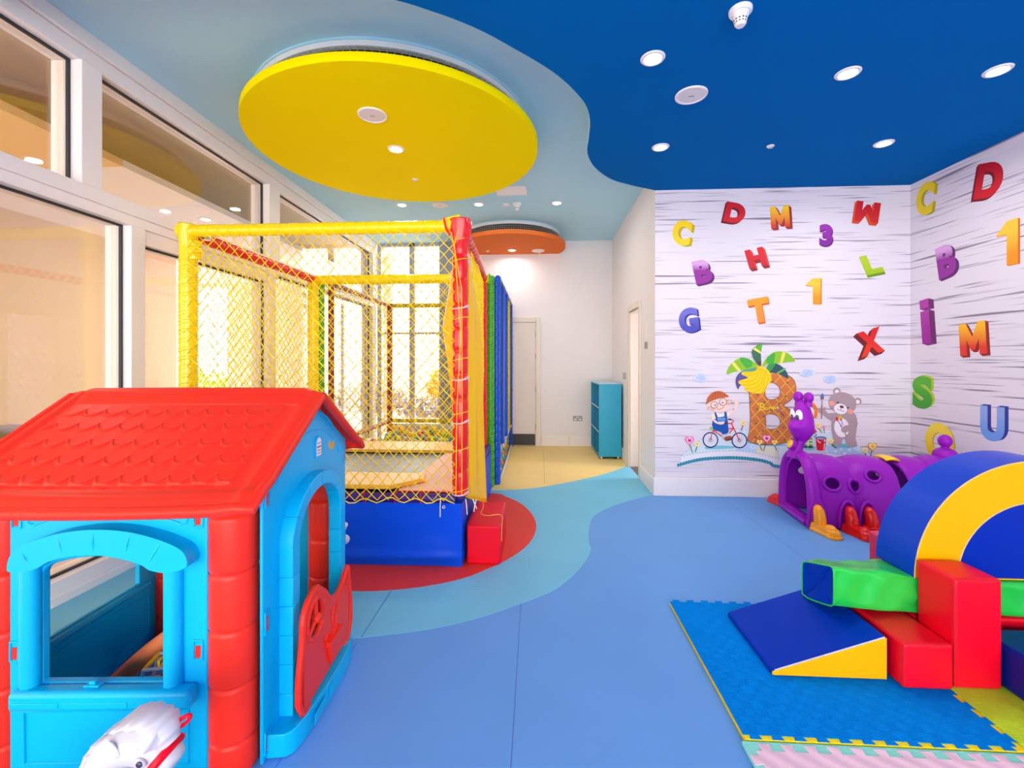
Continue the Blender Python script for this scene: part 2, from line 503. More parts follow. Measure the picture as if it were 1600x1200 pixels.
# ================================================================ the lobby behind the glass, and outdoors
beige = M('beige_lobby_paint', (216, 192, 164), .65, .2, vary=.02)
peach = M('peach_lobby_panel', (232, 182, 124), .6, .2, vary=.02)
tan = M('tan_lobby_ceiling', (246, 222, 180), .7, .2, vary=.02)
plank = M('grey_plank_floor', (222, 208, 206), .45, .4, vary=.12, vscale=2, stretch=(1.5, 22, 1))
b = MB(); b.box(-9.0, -2.95, -4.8, 9.2, -.1, 0)
struct(b.build('floor_lobby', [plank], smooth=0))
b = MB(); b.box(-9, -2.95, -4.8, 9.2, 3.5, 3.6)
struct(b.build('ceiling_lobby', [tan], smooth=0))
b = MB(); b.box(-9, -3.43, 3.55, 8.9, 3.02, 3.08); b.mi = 1; b.box(-9, -3.43, 1.2, 3.55, 3.02, 3.08)
struct(b.build('ceiling_lobby_soffit', [M('lobby_soffit_white', (246, 240, 242), .6, .2), M('lobby_soffit_peach', (240, 200, 150), .6, .2)], smooth=0))
b = MB(); b.box(-5.8, -5.6, -4.8, -2.2, 0, 3.5); b.box(-5.8, -5.6, -2.2, 1.0, 3.1, 3.5); b.box(-5.8, -5.6, 1.0, 4.3, 0, 3.5); b.box(-5.75, -5.6, 4.3, 6.7, 0, 3.5); b.mi = 1; b.box(-5.6, -5.56, 3.3, 4.3, 2.2, 3.02); b.mi = 0  # gap under the lintel is an added, unseen opening that lets daylight brighten the lobby
struct(b.build('wall_lobby', [beige, peach], smooth=0))
b = MB(); b.prism([[(-9, 0), (-2.95, 0), (-2.95, 3.5), (-9, 3.5)], [(-7.35, .05), (-6.35, .05), (-6.35, 2.95), (-7.35, 2.95)],
                  [(-4.75, .05), (-3.1, .05), (-3.1, 2.95), (-4.75, 2.95)]], lambda a, c, w: (a, w, c), 8.9, 9.05)
struct(b.build('wall_lobby_back', [beige], smooth=0))
b = MB(); b.box(-4.75, -4.69, 8.93, 9, .05, 2.95); b.box(-3.98, -3.92, 8.93, 9, .05, 2.95); b.box(-7.35, -7.3, 8.93, 9, .05, 2.95)
struct(b.build('window_3', [fw], smooth=0))
s = thing('sofa', 'dark lobby sofa just visible through the glass left of the playhouse', 'sofa', (-4.6, 3.3, 0))
grey_fab = M('lilac_grey_upholstery', (150, 146, 160), .9, bump=.2)
b = MB(); b.box(-5.0, -4.2, 2.4, 4.0, .12, .42); b.build('seat', [grey_fab], s, bevel=.04)
b = MB(); b.box(-5.0, -4.75, 2.4, 4.0, .42, .82); b.build('backrest', [grey_fab], s, bevel=.05)
b = MB(); b.box(-4.75, -4.2, 3.8, 4.0, .42, .8); b.build('armrest', [grey_fab], s, bevel=.05)
b = MB(); b.box(-4.75, -4.2, 2.4, 2.6, .42, .62); b.build('armrest', [grey_fab], s, bevel=.05)
for x in (-4.95, -4.25):
    for y in (2.45, 3.95):
        b = MB(); b.cyl((x, y, 0), (x, y, .12), .02, 8); b.build('leg', [steel], s)
c = MB(); c.ball((-4.66, 3.56, .625), (.07, .2, .2), 14, 10); o = c.build('cushion', [M('olive_print_cushion', (112, 96, 20), .9, vary=.6, vscale=30)])
tag(o, 'olive patterned cushion on the lobby sofa behind the glass', 'cushion')

pav = M('terrace_paving', (210, 204, 204), .8, vary=.08)
b = MB(); b.box(-14, 8, 9.05, 40, -.15, -.05); b.box(-2.95, 1.5, 7.7, 9.05, -.15, -.05)
struct(b.build('ground_outside', [pav], smooth=0))
b = MB(); b.box(-9, 2, 14.0, 14.15, -.05, .55); b.box(-9, 2, 13.97, 14.18, .55, .62)
tag(b.build('parapet', [M('parapet_white', (240, 238, 236), .7)], smooth=0), 'low white terrace wall outside the tall window', 'wall')
leaf_o = M('orange_blossom_foliage', (226, 160, 60), .7, vary=.4, vscale=14)
leaf_d = M('grey_mauve_foliage', (128, 118, 132), .8, vary=.4, vscale=12)
def shrub(name, c, r, n, m, label, sz):
    b = MB(); rr = random.Random(n)
    for i in range(n):
        d = Vector((rr.gauss(0, 1), rr.gauss(0, 1), rr.gauss(0, 1))).normalized() * rr.uniform(.55, 1)
        p = Vector((c[0] + d.x * r[0], c[1] + d.y * r[1], c[2] + d.z * r[2]))
        u = Vector((rr.gauss(0, 1), rr.gauss(0, 1), rr.gauss(0, 1))).normalized() * sz; v = u.orthogonal().normalized() * sz * .5
        b.add([p - u, p + v, p + u, p - v], [(0, 1, 2, 3)])
    b.mi = 1; b.cyl((c[0], c[1], -.05), (c[0], c[1], c[2]), .05, 8)
    return tag(b.build(name, [m, M('shrub_stem', (110, 90, 74), .9)], smooth=0, recalc=False, merge=False), label, 'shrub')
shrub('flowering_shrub', (-2.3, 12.9, .75), (1.0, .5, .62), 700, leaf_o, 'orange flowering shrub in front of the terrace wall outside', .1)
shrub('hedge_shrub', (-4.9, 12.9, .35), (1.1, .5, .42), 600, leaf_d, 'grey mauve low shrub outside left of the orange one', .09)
shrub('hedge_shrub', (-2.6, 11.7, .22), (1.4, .3, .3), 500, leaf_d, 'grey mauve low shrub outside nearest the tall window', .08)
shrub('garden_shrub', (-9.9, 12.6, .5), (1.2, .6, .7), 500, M('bright_green_foliage', (150, 190, 90), .7, vary=.3, vscale=10), 'pale green shrub seen through the lobby window', .1)
bt = thing('building', 'pale building across the terrace with faint teal windows', 'building', (-3.5, 30, 0))
b = MB(); b.box(-8, 2, 30, 34, -.05, 5.2); b.build('wall', [M('far_building_render', (250, 248, 244), .8)], bt, smooth=0)
for x in (-6.6, -5.2, -4.1, -3.1, -2.0):
    b = MB(); b.box(x, x + .6, 29.95, 30.02, 1.6, 4.2); b.build('window', [M('teal_far_glass', (150, 206, 206), .3)], bt, smooth=0)
# ================================================================ ceiling fittings
disc_yellow = M('yellow_ceiling_paint', (255, 230, 0), .75, .02, vary=.02)
disc_orange = M('orange_ceiling_paint', (228, 116, 52), .7, .06, vary=.02)
def bulkhead(c, r, z0, th, zt, m, label, clip=None):
    t = thing('ceiling_disc', label, 'ceiling disc', (c[0], c[1], z0))
    def ring(rr, y_max):
        p = arc(c[0], c[1], rr, 0, 360, 95)[:-1]
        if y_max is None: return p
        return [(x, min(y, y_max)) for x, y in p]
    b = MB(); b.prism([ring(r, clip)], XY, z0, z0 + th); b.build('disc', [m], t, smooth=35, bevel=.006)
    rd = r - .09
    b = MB(); b.prism([ring(rd - .03, clip)], XY, z0 + th, zt); b.build('drum', [dark_hole], t, smooth=35)
    b = MB()
    b.prism([ring(rd, clip), ring(rd - .025, clip)] if clip is None else [ring(rd, clip)], XY, zt - .046, zt - .012)
    b.mi = 1; b.prism([ring(rd + .012, clip)], XY, zt - .012, zt)
    b.build('drum_fascia', [white_paint, ceil_light], t, smooth=35)
    b = MB()                                          # air grille in the slot
    n = 150
    for k in range(n):
        a = 2 * PI * k / n
        x, y = c[0] + (rd - .012) * math.cos(a), c[1] + (rd - .012) * math.sin(a)
        if clip is not None and y > clip - .02: continue
        b.X = None
        b.tube([(x, y, z0 + th), (x, y, zt - .044)], .0035, 4)
    for dz in (.03, .055, .08):
        p = [(x, y, z0 + th + dz) for x, y in arc(c[0], c[1], rd - .008, 0, 360, 90)[:-1] if clip is None or y < clip - .02]
        if clip is None: b.tube(p, .004, 4, closed=True)
        else:
            a0 = [q for q in arc(c[0], c[1], rd - .008, 155, 385, 90) if q[1] < clip - .02]
            b.tube([(x, y, z0 + th + dz) for x, y in a0], .004, 4)
    b.build('air_grille', [M('grille_grey', (150, 144, 138), .5)], t, smooth=0)
    return t
bulkhead((-1.2, 3.87), 1.20, 3.225, .06, 3.43, disc_yellow, 'large round yellow disc hung below the ceiling over the trampoline')
bulkhead((-.42, 7.2), .86, 3.215, .06, 3.43, disc_orange, 'half round orange disc on the ceiling against the back wall', clip=7.58)

lamp_glow = emis('lamp_glow', (255, 250, 246), 14.0)
def downlight(x, y, z, label, power=1.0, r=.062, grp='recessed ceiling downlights'):
    t = thing('downlight', label, 'downlight', (x, y, z), 0, grp)
    b = MB(); b.lathe((x, y, z), [(r * .80, .001), (r * .80, -.006), (r * .86, -.009), (r * 1.08, -.006), (r * 1.16, 0)], 28, cap=False)
    b.build('trim_ring', [white_plastic], t)
    b = MB(); b.lathe((x, y, z), [(r * .8, -.005), (r * .5, -.0062), (.001, -.0065)], 28, cap=False)
    b.build('lens', [lamp_glow], t)
    ld = bpy.data.lights.new('downlight_beam', 'AREA'); ld.shape = 'DISK'; ld.size = r * 1.7
    ld.energy = LAMP_W * power; ld.color = (1.0, .93, .87); ld.spread = PI * .92
    lo_ = bpy.data.objects.new('beam', ld); COL.objects.link(lo_); lo_.parent = t; lo_.location = (0, 0, -.02)
    return t
ZB, ZY, ZL, ZO = 3.21, 3.225, 3.43, 3.215
downlight(.685, 2.73, ZB, 'downlight in the blue ceiling nearest the yellow disc, in front of the round speaker')
downlight(1.94, 2.94, ZB, 'middle downlight of the front row of three in the blue ceiling')
downlight(2.85, 2.965, ZB, 'rightmost downlight of the front row in the blue ceiling')
downlight(1.033, 3.862, ZB, 'left downlight of the back pair in the blue ceiling, near its curved edge')
downlight(2.859, 3.90, ZB, 'right downlight of the back pair in the blue ceiling, near the mural wall')
downlight(-1.21, 3.80, ZY, 'single downlight in the yellow ceiling disc')
downlight(-1.747, 5.728, ZL, 'leftmost of the three downlights in the light blue ceiling')
downlight(-.755, 5.761, ZL, 'middle of the three downlights in the light blue ceiling')
downlight(.244, 5.771, ZL, 'rightmost of the three downlights in the light blue ceiling')
downlight(-.415, 7.30, ZO, 'downlight in the orange half disc', .6)
downlight(-3.9, 2.72, 3.02, 'lobby downlight seen through the upper left pane above the big sliding pane', 0.6)
downlight(-4.6, 6.0, 3.02, 'lobby downlight in the white soffit above the left end of the trampoline beam', 0.6)
downlight(-3.75, 4.9, 3.02, 'lobby downlight seen through the glass behind the yellow net', 0.6)

def speaker(x, y, z, r, label):
    t = thing('ceiling_speaker', label, 'speaker', (x, y, z), 0, 'round ceiling speakers')
    b = MB(); b.lathe((x, y, z), [(r, 0), (r, -.006), (r * .97, -.010), (r * .86, -.011), (r * .84, -.007)], 36, cap=False); b.build('rim', [white_plastic], t)
    b = MB(); b.lathe((x, y, z), [(r * .85, -.007), (r * .5, -.009), (.001, -.0095)], 36, cap=False); b.build('grille', [M('speaker_grille', (230, 224, 224), .55, bump=.2, bscale=500)], t)
    b = MB(); b.box(x - .018, x + .018, y - .003, y + .003, z - .0115, z - .009); b.build('badge', [M('badge_grey', (130, 128, 130), .4)], t)
speaker(1.038, 3.117, ZB, .105, 'round white speaker in the blue ceiling')
speaker(-1.216, 3.264, ZY, .105, 'round white speaker in the yellow disc')
speaker(-1.252, 5.756, ZL, .105, 'round white speaker in the light blue ceiling behind the yellow disc')
t = thing('ceiling_cover', 'white disc with a hanging stub under the orange half disc', 'cover plate', (.01, 7.344, ZO))
b = MB(); b.lathe((.01, 7.344, ZO), [(.1, 0), (.105, -.008), (.09, -.014), (.001, -.016)], 32, cap=False); b.build('plate', [white_plastic], t)
b = MB(); b.cyl((.03, 7.34, ZO - .015), (.03, 7.34, ZO - .075), .008, 10); b.build('stub', [white_plastic], t)
def detector(x, y, z, s, label):
    t = thing('smoke_detector', label, 'smoke detector', (x, y, z), 0, 'ceiling smoke detectors')
    b = MB(); b.lathe((x, y, z), [(.056 * s, 0), (.056 * s, -.014 * s), (.05 * s, -.022 * s), (.001, -.022 * s)], 28, cap=False); b.build('base', [white_plastic], t)
    b = MB(); b.lathe((x, y, z), [(.042 * s, -.02 * s), (.040 * s, -.034 * s), (.034 * s, -.05 * s)], 28, cap=False); b.build('housing', [white_plastic], t)
    b = MB()
    for k in range(12):
        a = 2 * PI * k / 12
        for h in (-.056, -.068):
            R = .033 - (h + .05) * -.35
            cx, cy = x + R * s * math.cos(a), y + R * s * math.sin(a)
            b.ball((cx, cy, z + h * s), (.0055 * s, .0055 * s, .0035 * s), 6, 4)
    b.build('vent', [dark_hole], t)
    b = MB(); b.lathe((x, y, z), [(.034 * s, -.05 * s), (.028 * s, -.074 * s), (.020 * s, -.084 * s), (.001, -.085 * s)], 28, cap=False); b.build('sensor_cap', [white_plastic], t)
detector(1.04, 2.38, ZB, 1.0, 'white smoke detector at the top edge of the blue ceiling')
detector(-.262, 5.765, ZL, 1.0, 'white smoke detector in the light blue ceiling in front of the orange half disc')
def sprinkler(x, y, z, label):
    t = thing('sprinkler_cover', label, 'sprinkler', (x, y, z), 0, 'flat sprinkler covers')
    b = MB(); b.lathe((x, y, z), [(.03, 0), (.03, -.004), (.024, -.006), (.001, -.006)], 24, cap=False); b.build('collar', [white_plastic], t)
    b = MB(); b.lathe((x, y, z), [(.02, -.006), (.02, -.014), (.001, -.015)], 20, cap=False); b.build('cap', [M('sprinkler_cap', (214, 210, 206), .4)], t)
sprinkler(1.946, 3.892, ZB, 'small white sprinkler cover in the blue ceiling')
sprinkler(-1.22, 4.44, ZY, 'small white sprinkler cover in the yellow disc')
sprinkler(-.815, 7.33, ZO, 'small pale sprinkler cover in the orange half disc')
b = MB(); b.box(-.44, -.365, 5.745, 5.82, ZL - .012, ZL)
tag(b.build('sensor_plate', [white_plastic], bevel=.004), 'small square white plate beside the smoke detector', 'sensor')
b = MB()
rr = random.Random(3)
pp = []
for (x0, y0, x1, y1) in ((-.5, 5.2, -.14, 5.19), (-.14, 5.19, -.13, 5.47), (-.13, 5.47, -.49, 5.48), (-.49, 5.48, -.5, 5.2)):
    for k in range(9):
        s = k / 9; pp.append((x0 + (x1 - x0) * s + rr.uniform(-.006, .006), y0 + (y1 - y0) * s + rr.uniform(-.006, .006)))
b.prism([pp], XY, ZL - .004, ZL)
tag(b.build('ceiling_patch', [M('bare_plaster', (248, 244, 246), .8, vary=.06)], smooth=0), 'ragged white plaster patch beside the yellow disc', 'patch')

# ================================================================ small things on the back walls
t = thing('power_socket', 'grey metal double socket on the back wall beside the blue shelf unit', 'socket', (.665, 7.58, .46))
b = MB(); b.box(.59, .742, 7.568, 7.58, .42, .505); b.build('plate', [M('socket_plate', (128, 128, 130), .35, metal=.6)], t, bevel=.003)
for x in (.628, .704):
    b = MB(); b.box(x - .018, x + .018, 7.5645, 7.568, .43, .458); b.build('outlet', [white_plastic], t, bevel=.002)
for x in (.652, .680):
    b = MB(); b.box(x - .007, x + .007, 7.564, 7.568, .474, .494); b.build('rocker', [M('socket_rocker', (236, 214, 190), .4)], t, bevel=.002)
t = thing('light_switch', 'small grey switch on the corridor wall above the blue shelf unit', 'switch', (1.235, 6.5, 1.2))
b = MB(); b.box(1.226, 1.235, 6.4, 6.6, 1.16, 1.25); b.build('plate', [M('switch_plate', (176, 172, 170), .4, metal=.5)], t, bevel=.002)
for y in (6.45, 6.55):
    b = MB(); b.box(1.222, 1.226, y - .018, y + .018, 1.18, 1.23); b.build('rocker', [M('switch_rocker', (206, 200, 198), .4)], t, bevel=.001)
t = thing('call_point', 'tall white plate with a small grey unit on the wall end beside the mural', 'wall fitting', (1.235, 5.18, 1.6))
b = MB(); b.box(1.229, 1.235, 5.15, 5.24, 1.66, 1.86); b.build('plate', [white_plastic], t, bevel=.002)
b = MB(); b.box(1.217, 1.235, 5.15, 5.23, 1.555, 1.63); b.build('unit', [M('unit_grey', (150, 146, 146), .4)], t, bevel=.003)
# shelf unit
cab_blue = M('blue_melamine', (0, 158, 196), .4, .5, vary=.02)
cab_in = M('blue_melamine_shelf', (0, 132, 176), .45, .5, vary=.02)
edge_pale = M('pale_shelf_edge', (186, 214, 220), .4)
t = thing('shelf_unit', 'blue cube shelf unit with nine compartments beside the corridor door', 'shelf unit', (1.05, 7.0, 0))
x0, x1, y0, y1, z0, z1 = .885, 1.205, 6.58, 7.54, .035, 1.085
b = MB(); b.box(x0, x1, y0, y0 + .018, z0, z1); b.build('side_panel', [cab_blue], t, smooth=0)
b = MB(); b.box(x0, x1, y1 - .018, y1, z0, z1); b.build('side_panel', [cab_blue], t, smooth=0)
b = MB(); b.box(x0, x1, y0 + .018, y1 - .018, z1 - .018, z1); b.mi = 1; b.box(x0 - .001, x1, y0, y1, z1, z1 + .004); b.build('top', [cab_blue, edge_pale], t, smooth=0)
b = MB(); b.box(x0, x1, y0 + .018, y1 - .018, z0, z0 + .018); b.build('bottom_panel', [cab_blue], t, smooth=0)
b = MB(); b.box(x1 - .008, x1, y0 + .018, y1 - .018, z0 + .018, z1 - .018); b.build('back_panel', [cab_in], t, smooth=0)
for k in (1, 2):
    z = z0 + (z1 - z0) * k / 3
    b = MB(); b.box(x0 + .002, x1 - .008, y0 + .018, y1 - .018, z - .008, z + .008); b.mi = 1; b.box(x0, x0 + .002, y0 + .018, y1 - .018, z - .008, z + .008)
    b.build('shelf', [cab_in, edge_pale], t, smooth=0)
    y = y0 + (y1 - y0) * k / 3
    b = MB()
    for q in range(3):
        za, zb = z0 + (z1 - z0) * q / 3 + .009, z0 + (z1 - z0) * (q + 1) / 3 - .009
        b.box(x0 + .004, x1 - .008, y - .008, y + .008, max(za, z0 + .018), min(zb, z1 - .018))
    b.build('divider', [cab_in], t, smooth=0)
for x in (x0 + .04, x1 - .04):
    for y in (y0 + .04, y1 - .04):
        b = MB(); b.lathe((x, y, 0), [(.02, .0016), (.022, .012), (.018, .035)], 14); b.build('foot', [steel], t)
# ================================================================ nets
def net_patch(b, P, nu, nv, r, sag=None, jit=.12, sides=3, seed=1, square=False, skip=None):
    """knotted diamond (or square) net over a patch P(u, v) -> Vector"""
    rr = random.Random(seed)
    kn = {}
    for i in range(nu + 1):
        for j in range(nv + 1):
            if square or (i + j) % 2 == 0:
                u = i / nu + (rr.uniform(-jit, jit) / nu if 0 < i < nu else 0)
                v = j / nv + (rr.uniform(-jit, jit) / nv if 0 < j < nv else 0)
                kn[(i, j)] = Vector(P(u, v))
    steps = ((1, 0), (0, 1)) if square else ((1, 1), (-1, 1))
    for (i, j), p in kn.items():
        for di, dj in steps:
            q = kn.get((i + di, j + dj))
            if q is None: continue
            if skip and skip((p + q) / 2): continue
            d = (q - p)
            if d.length < 1e-6: continue
            d.normalize(); s = d.orthogonal().normalized(); w = d.cross(s)
            vs = []
            for e in (p, q):
                for k in range(sides):
                    a = 2 * PI * k / sides
                    vs.append(e + (s * math.cos(a) + w * math.sin(a)) * r)
            b.add(vs, [(k, (k + 1) % sides, sides + (k + 1) % sides, sides + k) for k in range(sides)])
    if not square:                                   # knots
        for (i, j), p in kn.items():
            if 0 < i < nu and 0 < j < nv and not (skip and skip(p)):
                s_ = r * 1.9
                b.add([p + Vector((s_, 0, 0)), p + Vector((-s_, 0, 0)), p + Vector((0, s_, 0)), p + Vector((0, -s_, 0)), p + Vector((0, 0, s_)), p + Vector((0, 0, -s_))],
                      [(0, 2, 4), (2, 1, 4), (1, 3, 4), (3, 0, 4), (2, 0, 5), (1, 2, 5), (3, 1, 5), (0, 3, 5)])
    return b

def helix(p0, p1, r, turns, n=10, ph=0.0):
    p0 = Vector(p0); p1 = Vector(p1); t = (p1 - p0).normalized(); a = t.orthogonal().normalized(); c = t.cross(a)
    k = int(turns * n)
    return [p0.lerp(p1, i / k) + (a * math.cos(ph + 2 * PI * i / n) + c * math.sin(ph + 2 * PI * i / n)) * r for i in range(k + 1)]

# ================================================================ trampoline with its net enclosure
TX0, TX1, TY0, TY1 = -2.50, -.535, 3.10, 4.90
tr = thing('trampoline', 'netted trampoline with yellow and red padded posts and a blue skirt', 'trampoline', ((TX0 + TX1) / 2, (TY0 + TY1) / 2, 0))
def skirt_patch(b, x0, y0, x1, y1, seed, z1=.435):
    nx, ny = Vector((y1 - y0, -(x1 - x0), 0)).normalized()[:2]
    def P(u, v):
        z = z1 * v
        bul = .012 * math.sin(u * 5 + seed) * (1 - v) + .02 * noise.noise(Vector((u * 4 + seed, v * 3, 1.7))) * (1 - v * .7)
        fold = .022 * math.exp(-((v - .12 - .04 * u) / .07) ** 2) * (.4 + .6 * u)
        e = min(1, min(u, 1 - u) * 14)
        return (x0 + (x1 - x0) * u + nx * (bul + fold) * e, y0 + (y1 - y0) * u + ny * (bul + fold) * e, max(z, .0028))
    b.grid(P, 60, 26)
b = MB()
sx0, sx1, sy0, sy1 = -2.545, -.515, 3.055, 4.945
skirt_patch(b, sx0, sy0, sx1, sy0, 1.0); skirt_patch(b, sx1, sy0, sx1, sy1, 2.2); skirt_patch(b, sx1, sy1, sx0, sy1, 3.1); skirt_patch(b, sx0, sy1, sx0, sy0, 4.4)
b.prism([[(sx0, sy0), (sx1, sy0), (sx1, sy1), (sx0, sy1)]], XY, .425, .43)
sk = b.build('skirt', [M('blue_skirt_vinyl', (0, 76, 216), .42, .15, bump=.08, bscale=9)], tr, smooth=60)
tag(sk, 'royal blue vinyl skirt')
for x in (-.64, -1.35, -2.05):
    b = MB(); b.lathe((x, sy0 - .006, .412), [(.006, 0), (.011, -.003), (.011, .003), (.006, 0)], 12, axis='Y', cap=False); b.build('eyelet', [white_plastic], sk)
rimm = M('violet_rim_vinyl', (58, 22, 128), .45, bump=.1)
b = MB()
b.padded((sx0 + .01, sy0 + .03, .462), (sx1 - .05, sy0 + .03, .462), .036, .5, 12, .03); b.padded((sx1 - .03, sy0 + .1, .462), (sx1 - .03, sy1, .462), .036, .5, 12, .03)
b.padded((sx0, sy1 - .03, .462), (sx1, sy1 - .03, .462), .036, .5, 12, .03); b.padded((sx0 + .03, sy0, .462), (sx0 + .03, sy1, .462), .036, .5, 12, .03)
rim = b.build('rim', [rimm], tr, smooth=60); tag(rim, 'violet padded rim')
for x in (-.80, -.98, -1.20, -1.5, -1.85, -2.2):
    b = MB(); b.tube([(x + .037 * 0, sy0 + .03 + .04 * math.sin(a), .462 + .04 * math.cos(a)) for a in [2 * PI * k / 12 for k in range(12)]], .005, 6, closed=True)
    b.build('lashing', [sleeve_red], rim)
b = MB()
b.grid(lambda u, v: (-2.1 + 1.25 * u, 3.42 + 1.04 * v, .492 - .02 * math.sin(u * PI) * math.sin(v * PI) + .002 * noise.noise(Vector((u * 3, v * 9, 0)))), 40, 40)
b.build('bed', [M('woven_trampoline_bed', (132, 142, 150), .32, .6, bump=.25, bscale=40, vary=.25, vscale=3, stretch=(2, 7, 1))], tr, smooth=60, solid=.006)
pad_yel = M('faded_yellow_pad', (248, 190, 60), .4, .4, vary=.12, vscale=2)
pad_top = M('sun_faded_pad_top', (252, 214, 150), .45, .4, vary=.08, vscale=2)
pad_pink = M('faded_pink_pad', (238, 190, 186), .5, .4, vary=.12, vscale=3)
def pad(name, pts, z0, z1, mtop, mside, lab=None):
    b = MB(); b.prism([pts], XY, z0, z1)
    for i, f in enumerate(b.f): b.m[i] = 0 if all(b.v[k][2] > z1 - .001 for k in f) else 1
    o = b.build(name, [mtop, mside], tr, smooth=30, bevel=.012)
    if lab: tag(o, lab)
pad('edge_pad', [(-2.45, 4.40), (-.95, 4.40), (-.6, 4.40), (-.6, 4.86), (-2.45, 4.86)], .505, .535, pad_top, pad_yel, 'faded yellow pad along the back')
pad('edge_pad', [(-2.45, 3.085), (-1.02, 3.085), (-.83, 3.30), (-.86, 3.44), (-2.45, 3.46)], .512, .545, pad_top, pad_yel, 'faded yellow pad along the front')
pad('edge_pad', [(-.97, 3.08), (-.55, 3.08), (-.55, 4.38), (-.9, 4.38)], .5, .511, pad_pink, sleeve_red, 'faded pink pad along the right')
pad('edge_pad', [(-2.47, 3.48), (-2.1, 3.48), (-2.1, 4.38), (-2.47, 4.38)], .505, .535, pad_pink, sleeve_red, 'faded pink pad along the left')

def post(p, z0, z1, r, m, seg, lab, groove=.13, wraps=0, ties=()):
    b = MB(); b.padded((p[0], p[1], z0), (p[0], p[1], z1), r, seg, 18, groove, .02)
    o = b.build('post', [m], tr, smooth=55); tag(o, lab)
    if wraps:
        b = MB(); b.tube(helix((p[0], p[1], z0 + .02), (p[0], p[1], z1 - .12), r * 1.03, wraps, 14), .003, 4)
        b.tube(helix((p[0], p[1], z1 - .12), (p[0], p[1], z0 + .02), r * 1.03, wraps, 14, 1.0), .003, 4)
        b.build('lacing', [cord_yellow], o, smooth=0)
    for z, rot in ties:
        b = MB(); b.tube([(p[0] + (r + .004) * math.cos(a), p[1] + (r + .004) * math.sin(a), z + .014 * math.sin(a + rot)) for a in [2 * PI * k / 20 for k in range(20)]], .0045, 5, closed=True)
        b.tube([(p[0] + .035, p[1] - .045, z), (p[0] + .058, p[1] - .03, z + .012), (p[0] + .066, p[1] - .02, z - .02)], .0026, 5)
        b.build('cable_tie', [M('white_cable_tie', (226, 214, 210), .4)], o)
    return o
post((TX1, TY0), .485, 2.31, .054, sleeve_red, .165, 'red padded post', .12, 0, ((1.78, .5), (1.29, .3), (.995, .4), (.505, .2)))
b = MB(); b.tube([(TX1 - .02, TY0 - .058, .5), (TX1 - .012, TY0 - .06, 1.1), (TX1 + .014, TY0 - .06, 1.6), (TX1 - .03, TY0 - .06, 2.2), (TX1, TY0 - .065, 2.3)], .003, 5)
b.tube([(TX1 + .02, TY0 - .058, .5), (TX1 + .024, TY0 - .058, 1.2), (TX1 + .02, TY0 - .058, 1.9), (TX1 - .05, TY0 - .055, 2.28)], .0025, 5)
for z in (.52, .8, 1.05, 1.42, 1.7, 2.1, 2.24):
    b.tube([(TX1 + .058 * math.cos(a), TY0 + .058 * math.sin(a), z + .012 * math.cos(a)) for a in [2 * PI * k / 16 for k in range(16)]], .0025, 4, closed=True)
b.build('net_lacing', [cord_yellow], tr, smooth=0)
post((TX0, TY0), .485, 2.29, .058, sleeve_yellow, .9, 'yellow padded post', .04, 26)
post((TX0, TY1), .485, 2.29, .058, sleeve_yellow, .9, 'yellow padded post', .04, 14)
post((TX1 - .065, TY1), .485, 2.29, .05, sleeve_red, .165, 'red padded post')
def flare(p, m):
    b = MB(); b.lathe((p[0], p[1], 0), [(.05, 2.2), (.06, 2.26), (.075, 2.33), (.08, 2.375), (.07, 2.385), (.02, 2.36)], 16)
    b.v = [(x + .012 * math.sin(9 * z + x * 40), y, z) for x, y, z in b.v]
    return b.build('post_cap', [m], tr, smooth=45)
flare((TX1, TY0), sleeve_red); flare((TX0, TY0), sleeve_yellow)
b = MB(); b.padded((TX0 + .05, TY0, 2.13), (TX0 + .05, TY0, 2.27), .045, .05, 12, .25); b.build('bunched_sleeve', [sleeve_yellow], tr, smooth=60)
def beam(p0, p1, r, m, seg, lab, groove=.08):
    b = MB(); b.padded(p0, p1, r, seg, 16, groove, .02); o = b.build('top_beam', [m], tr, smooth=55); tag(o, lab); return o
o = beam((TX0 - .06, TY0 - .02, 2.335), (TX1 - .08, TY0 - .02, 2.335), .042, sleeve_yellow, .08, 'yellow padded beam at the front', .07)
b = MB(); b.tube(helix((TX0, TY0 - .02, 2.335), (TX1 - .08, TY0 - .02, 2.335), .0425, 25, 12), .0022, 4); b.build('lacing', [cord_yellow], o, smooth=0)
b = MB(); b.padded((TX1 - .11, TY0 - .02, 2.34), (TX1 + .01, TY0 - .01, 2.375), .05, .13, 8, .02); b.build('beam_end', [sleeve_yellow], tr, smooth=30)
b = MB(); b.tube([(TX1 - .1, TY0 - .07, 2.38), (TX1 - .085, TY0 - .075, 2.31), (TX1 - .06, TY0 - .08, 2.26)], .008, 6); b.build('strap', [sleeve_red], tr)
beam((TX0 + .02, TY0 + .09, 2.315), (TX0 + .02, TY1 - .06, 2.315), .042, sleeve_red, .11, 'red padded beam on the left', .2)
beam((TX0, TY1, 2.315), (TX1, TY1, 2.315), .052, sleeve_yellow, .3, 'yellow padded beam at the back', .03)
beam((TX1 + .02, TY0 + .06, 2.315), (TX1 - .05, TY1, 2.315), .042, sleeve_red, .11, 'red padded beam on the right', .2)
b = MB(); b.cyl((TX0 + .09, TY0 + .06, 2.29), (TX0 + .09, TY0 + .06, 2.35), .026, 12); b.cyl((TX0 + .09, TY0 + .06, 2.33), (TX0 + .09, TY0 + .06, 2.37), .032, 12)
b.build('pipe_clamp', [steel], tr)
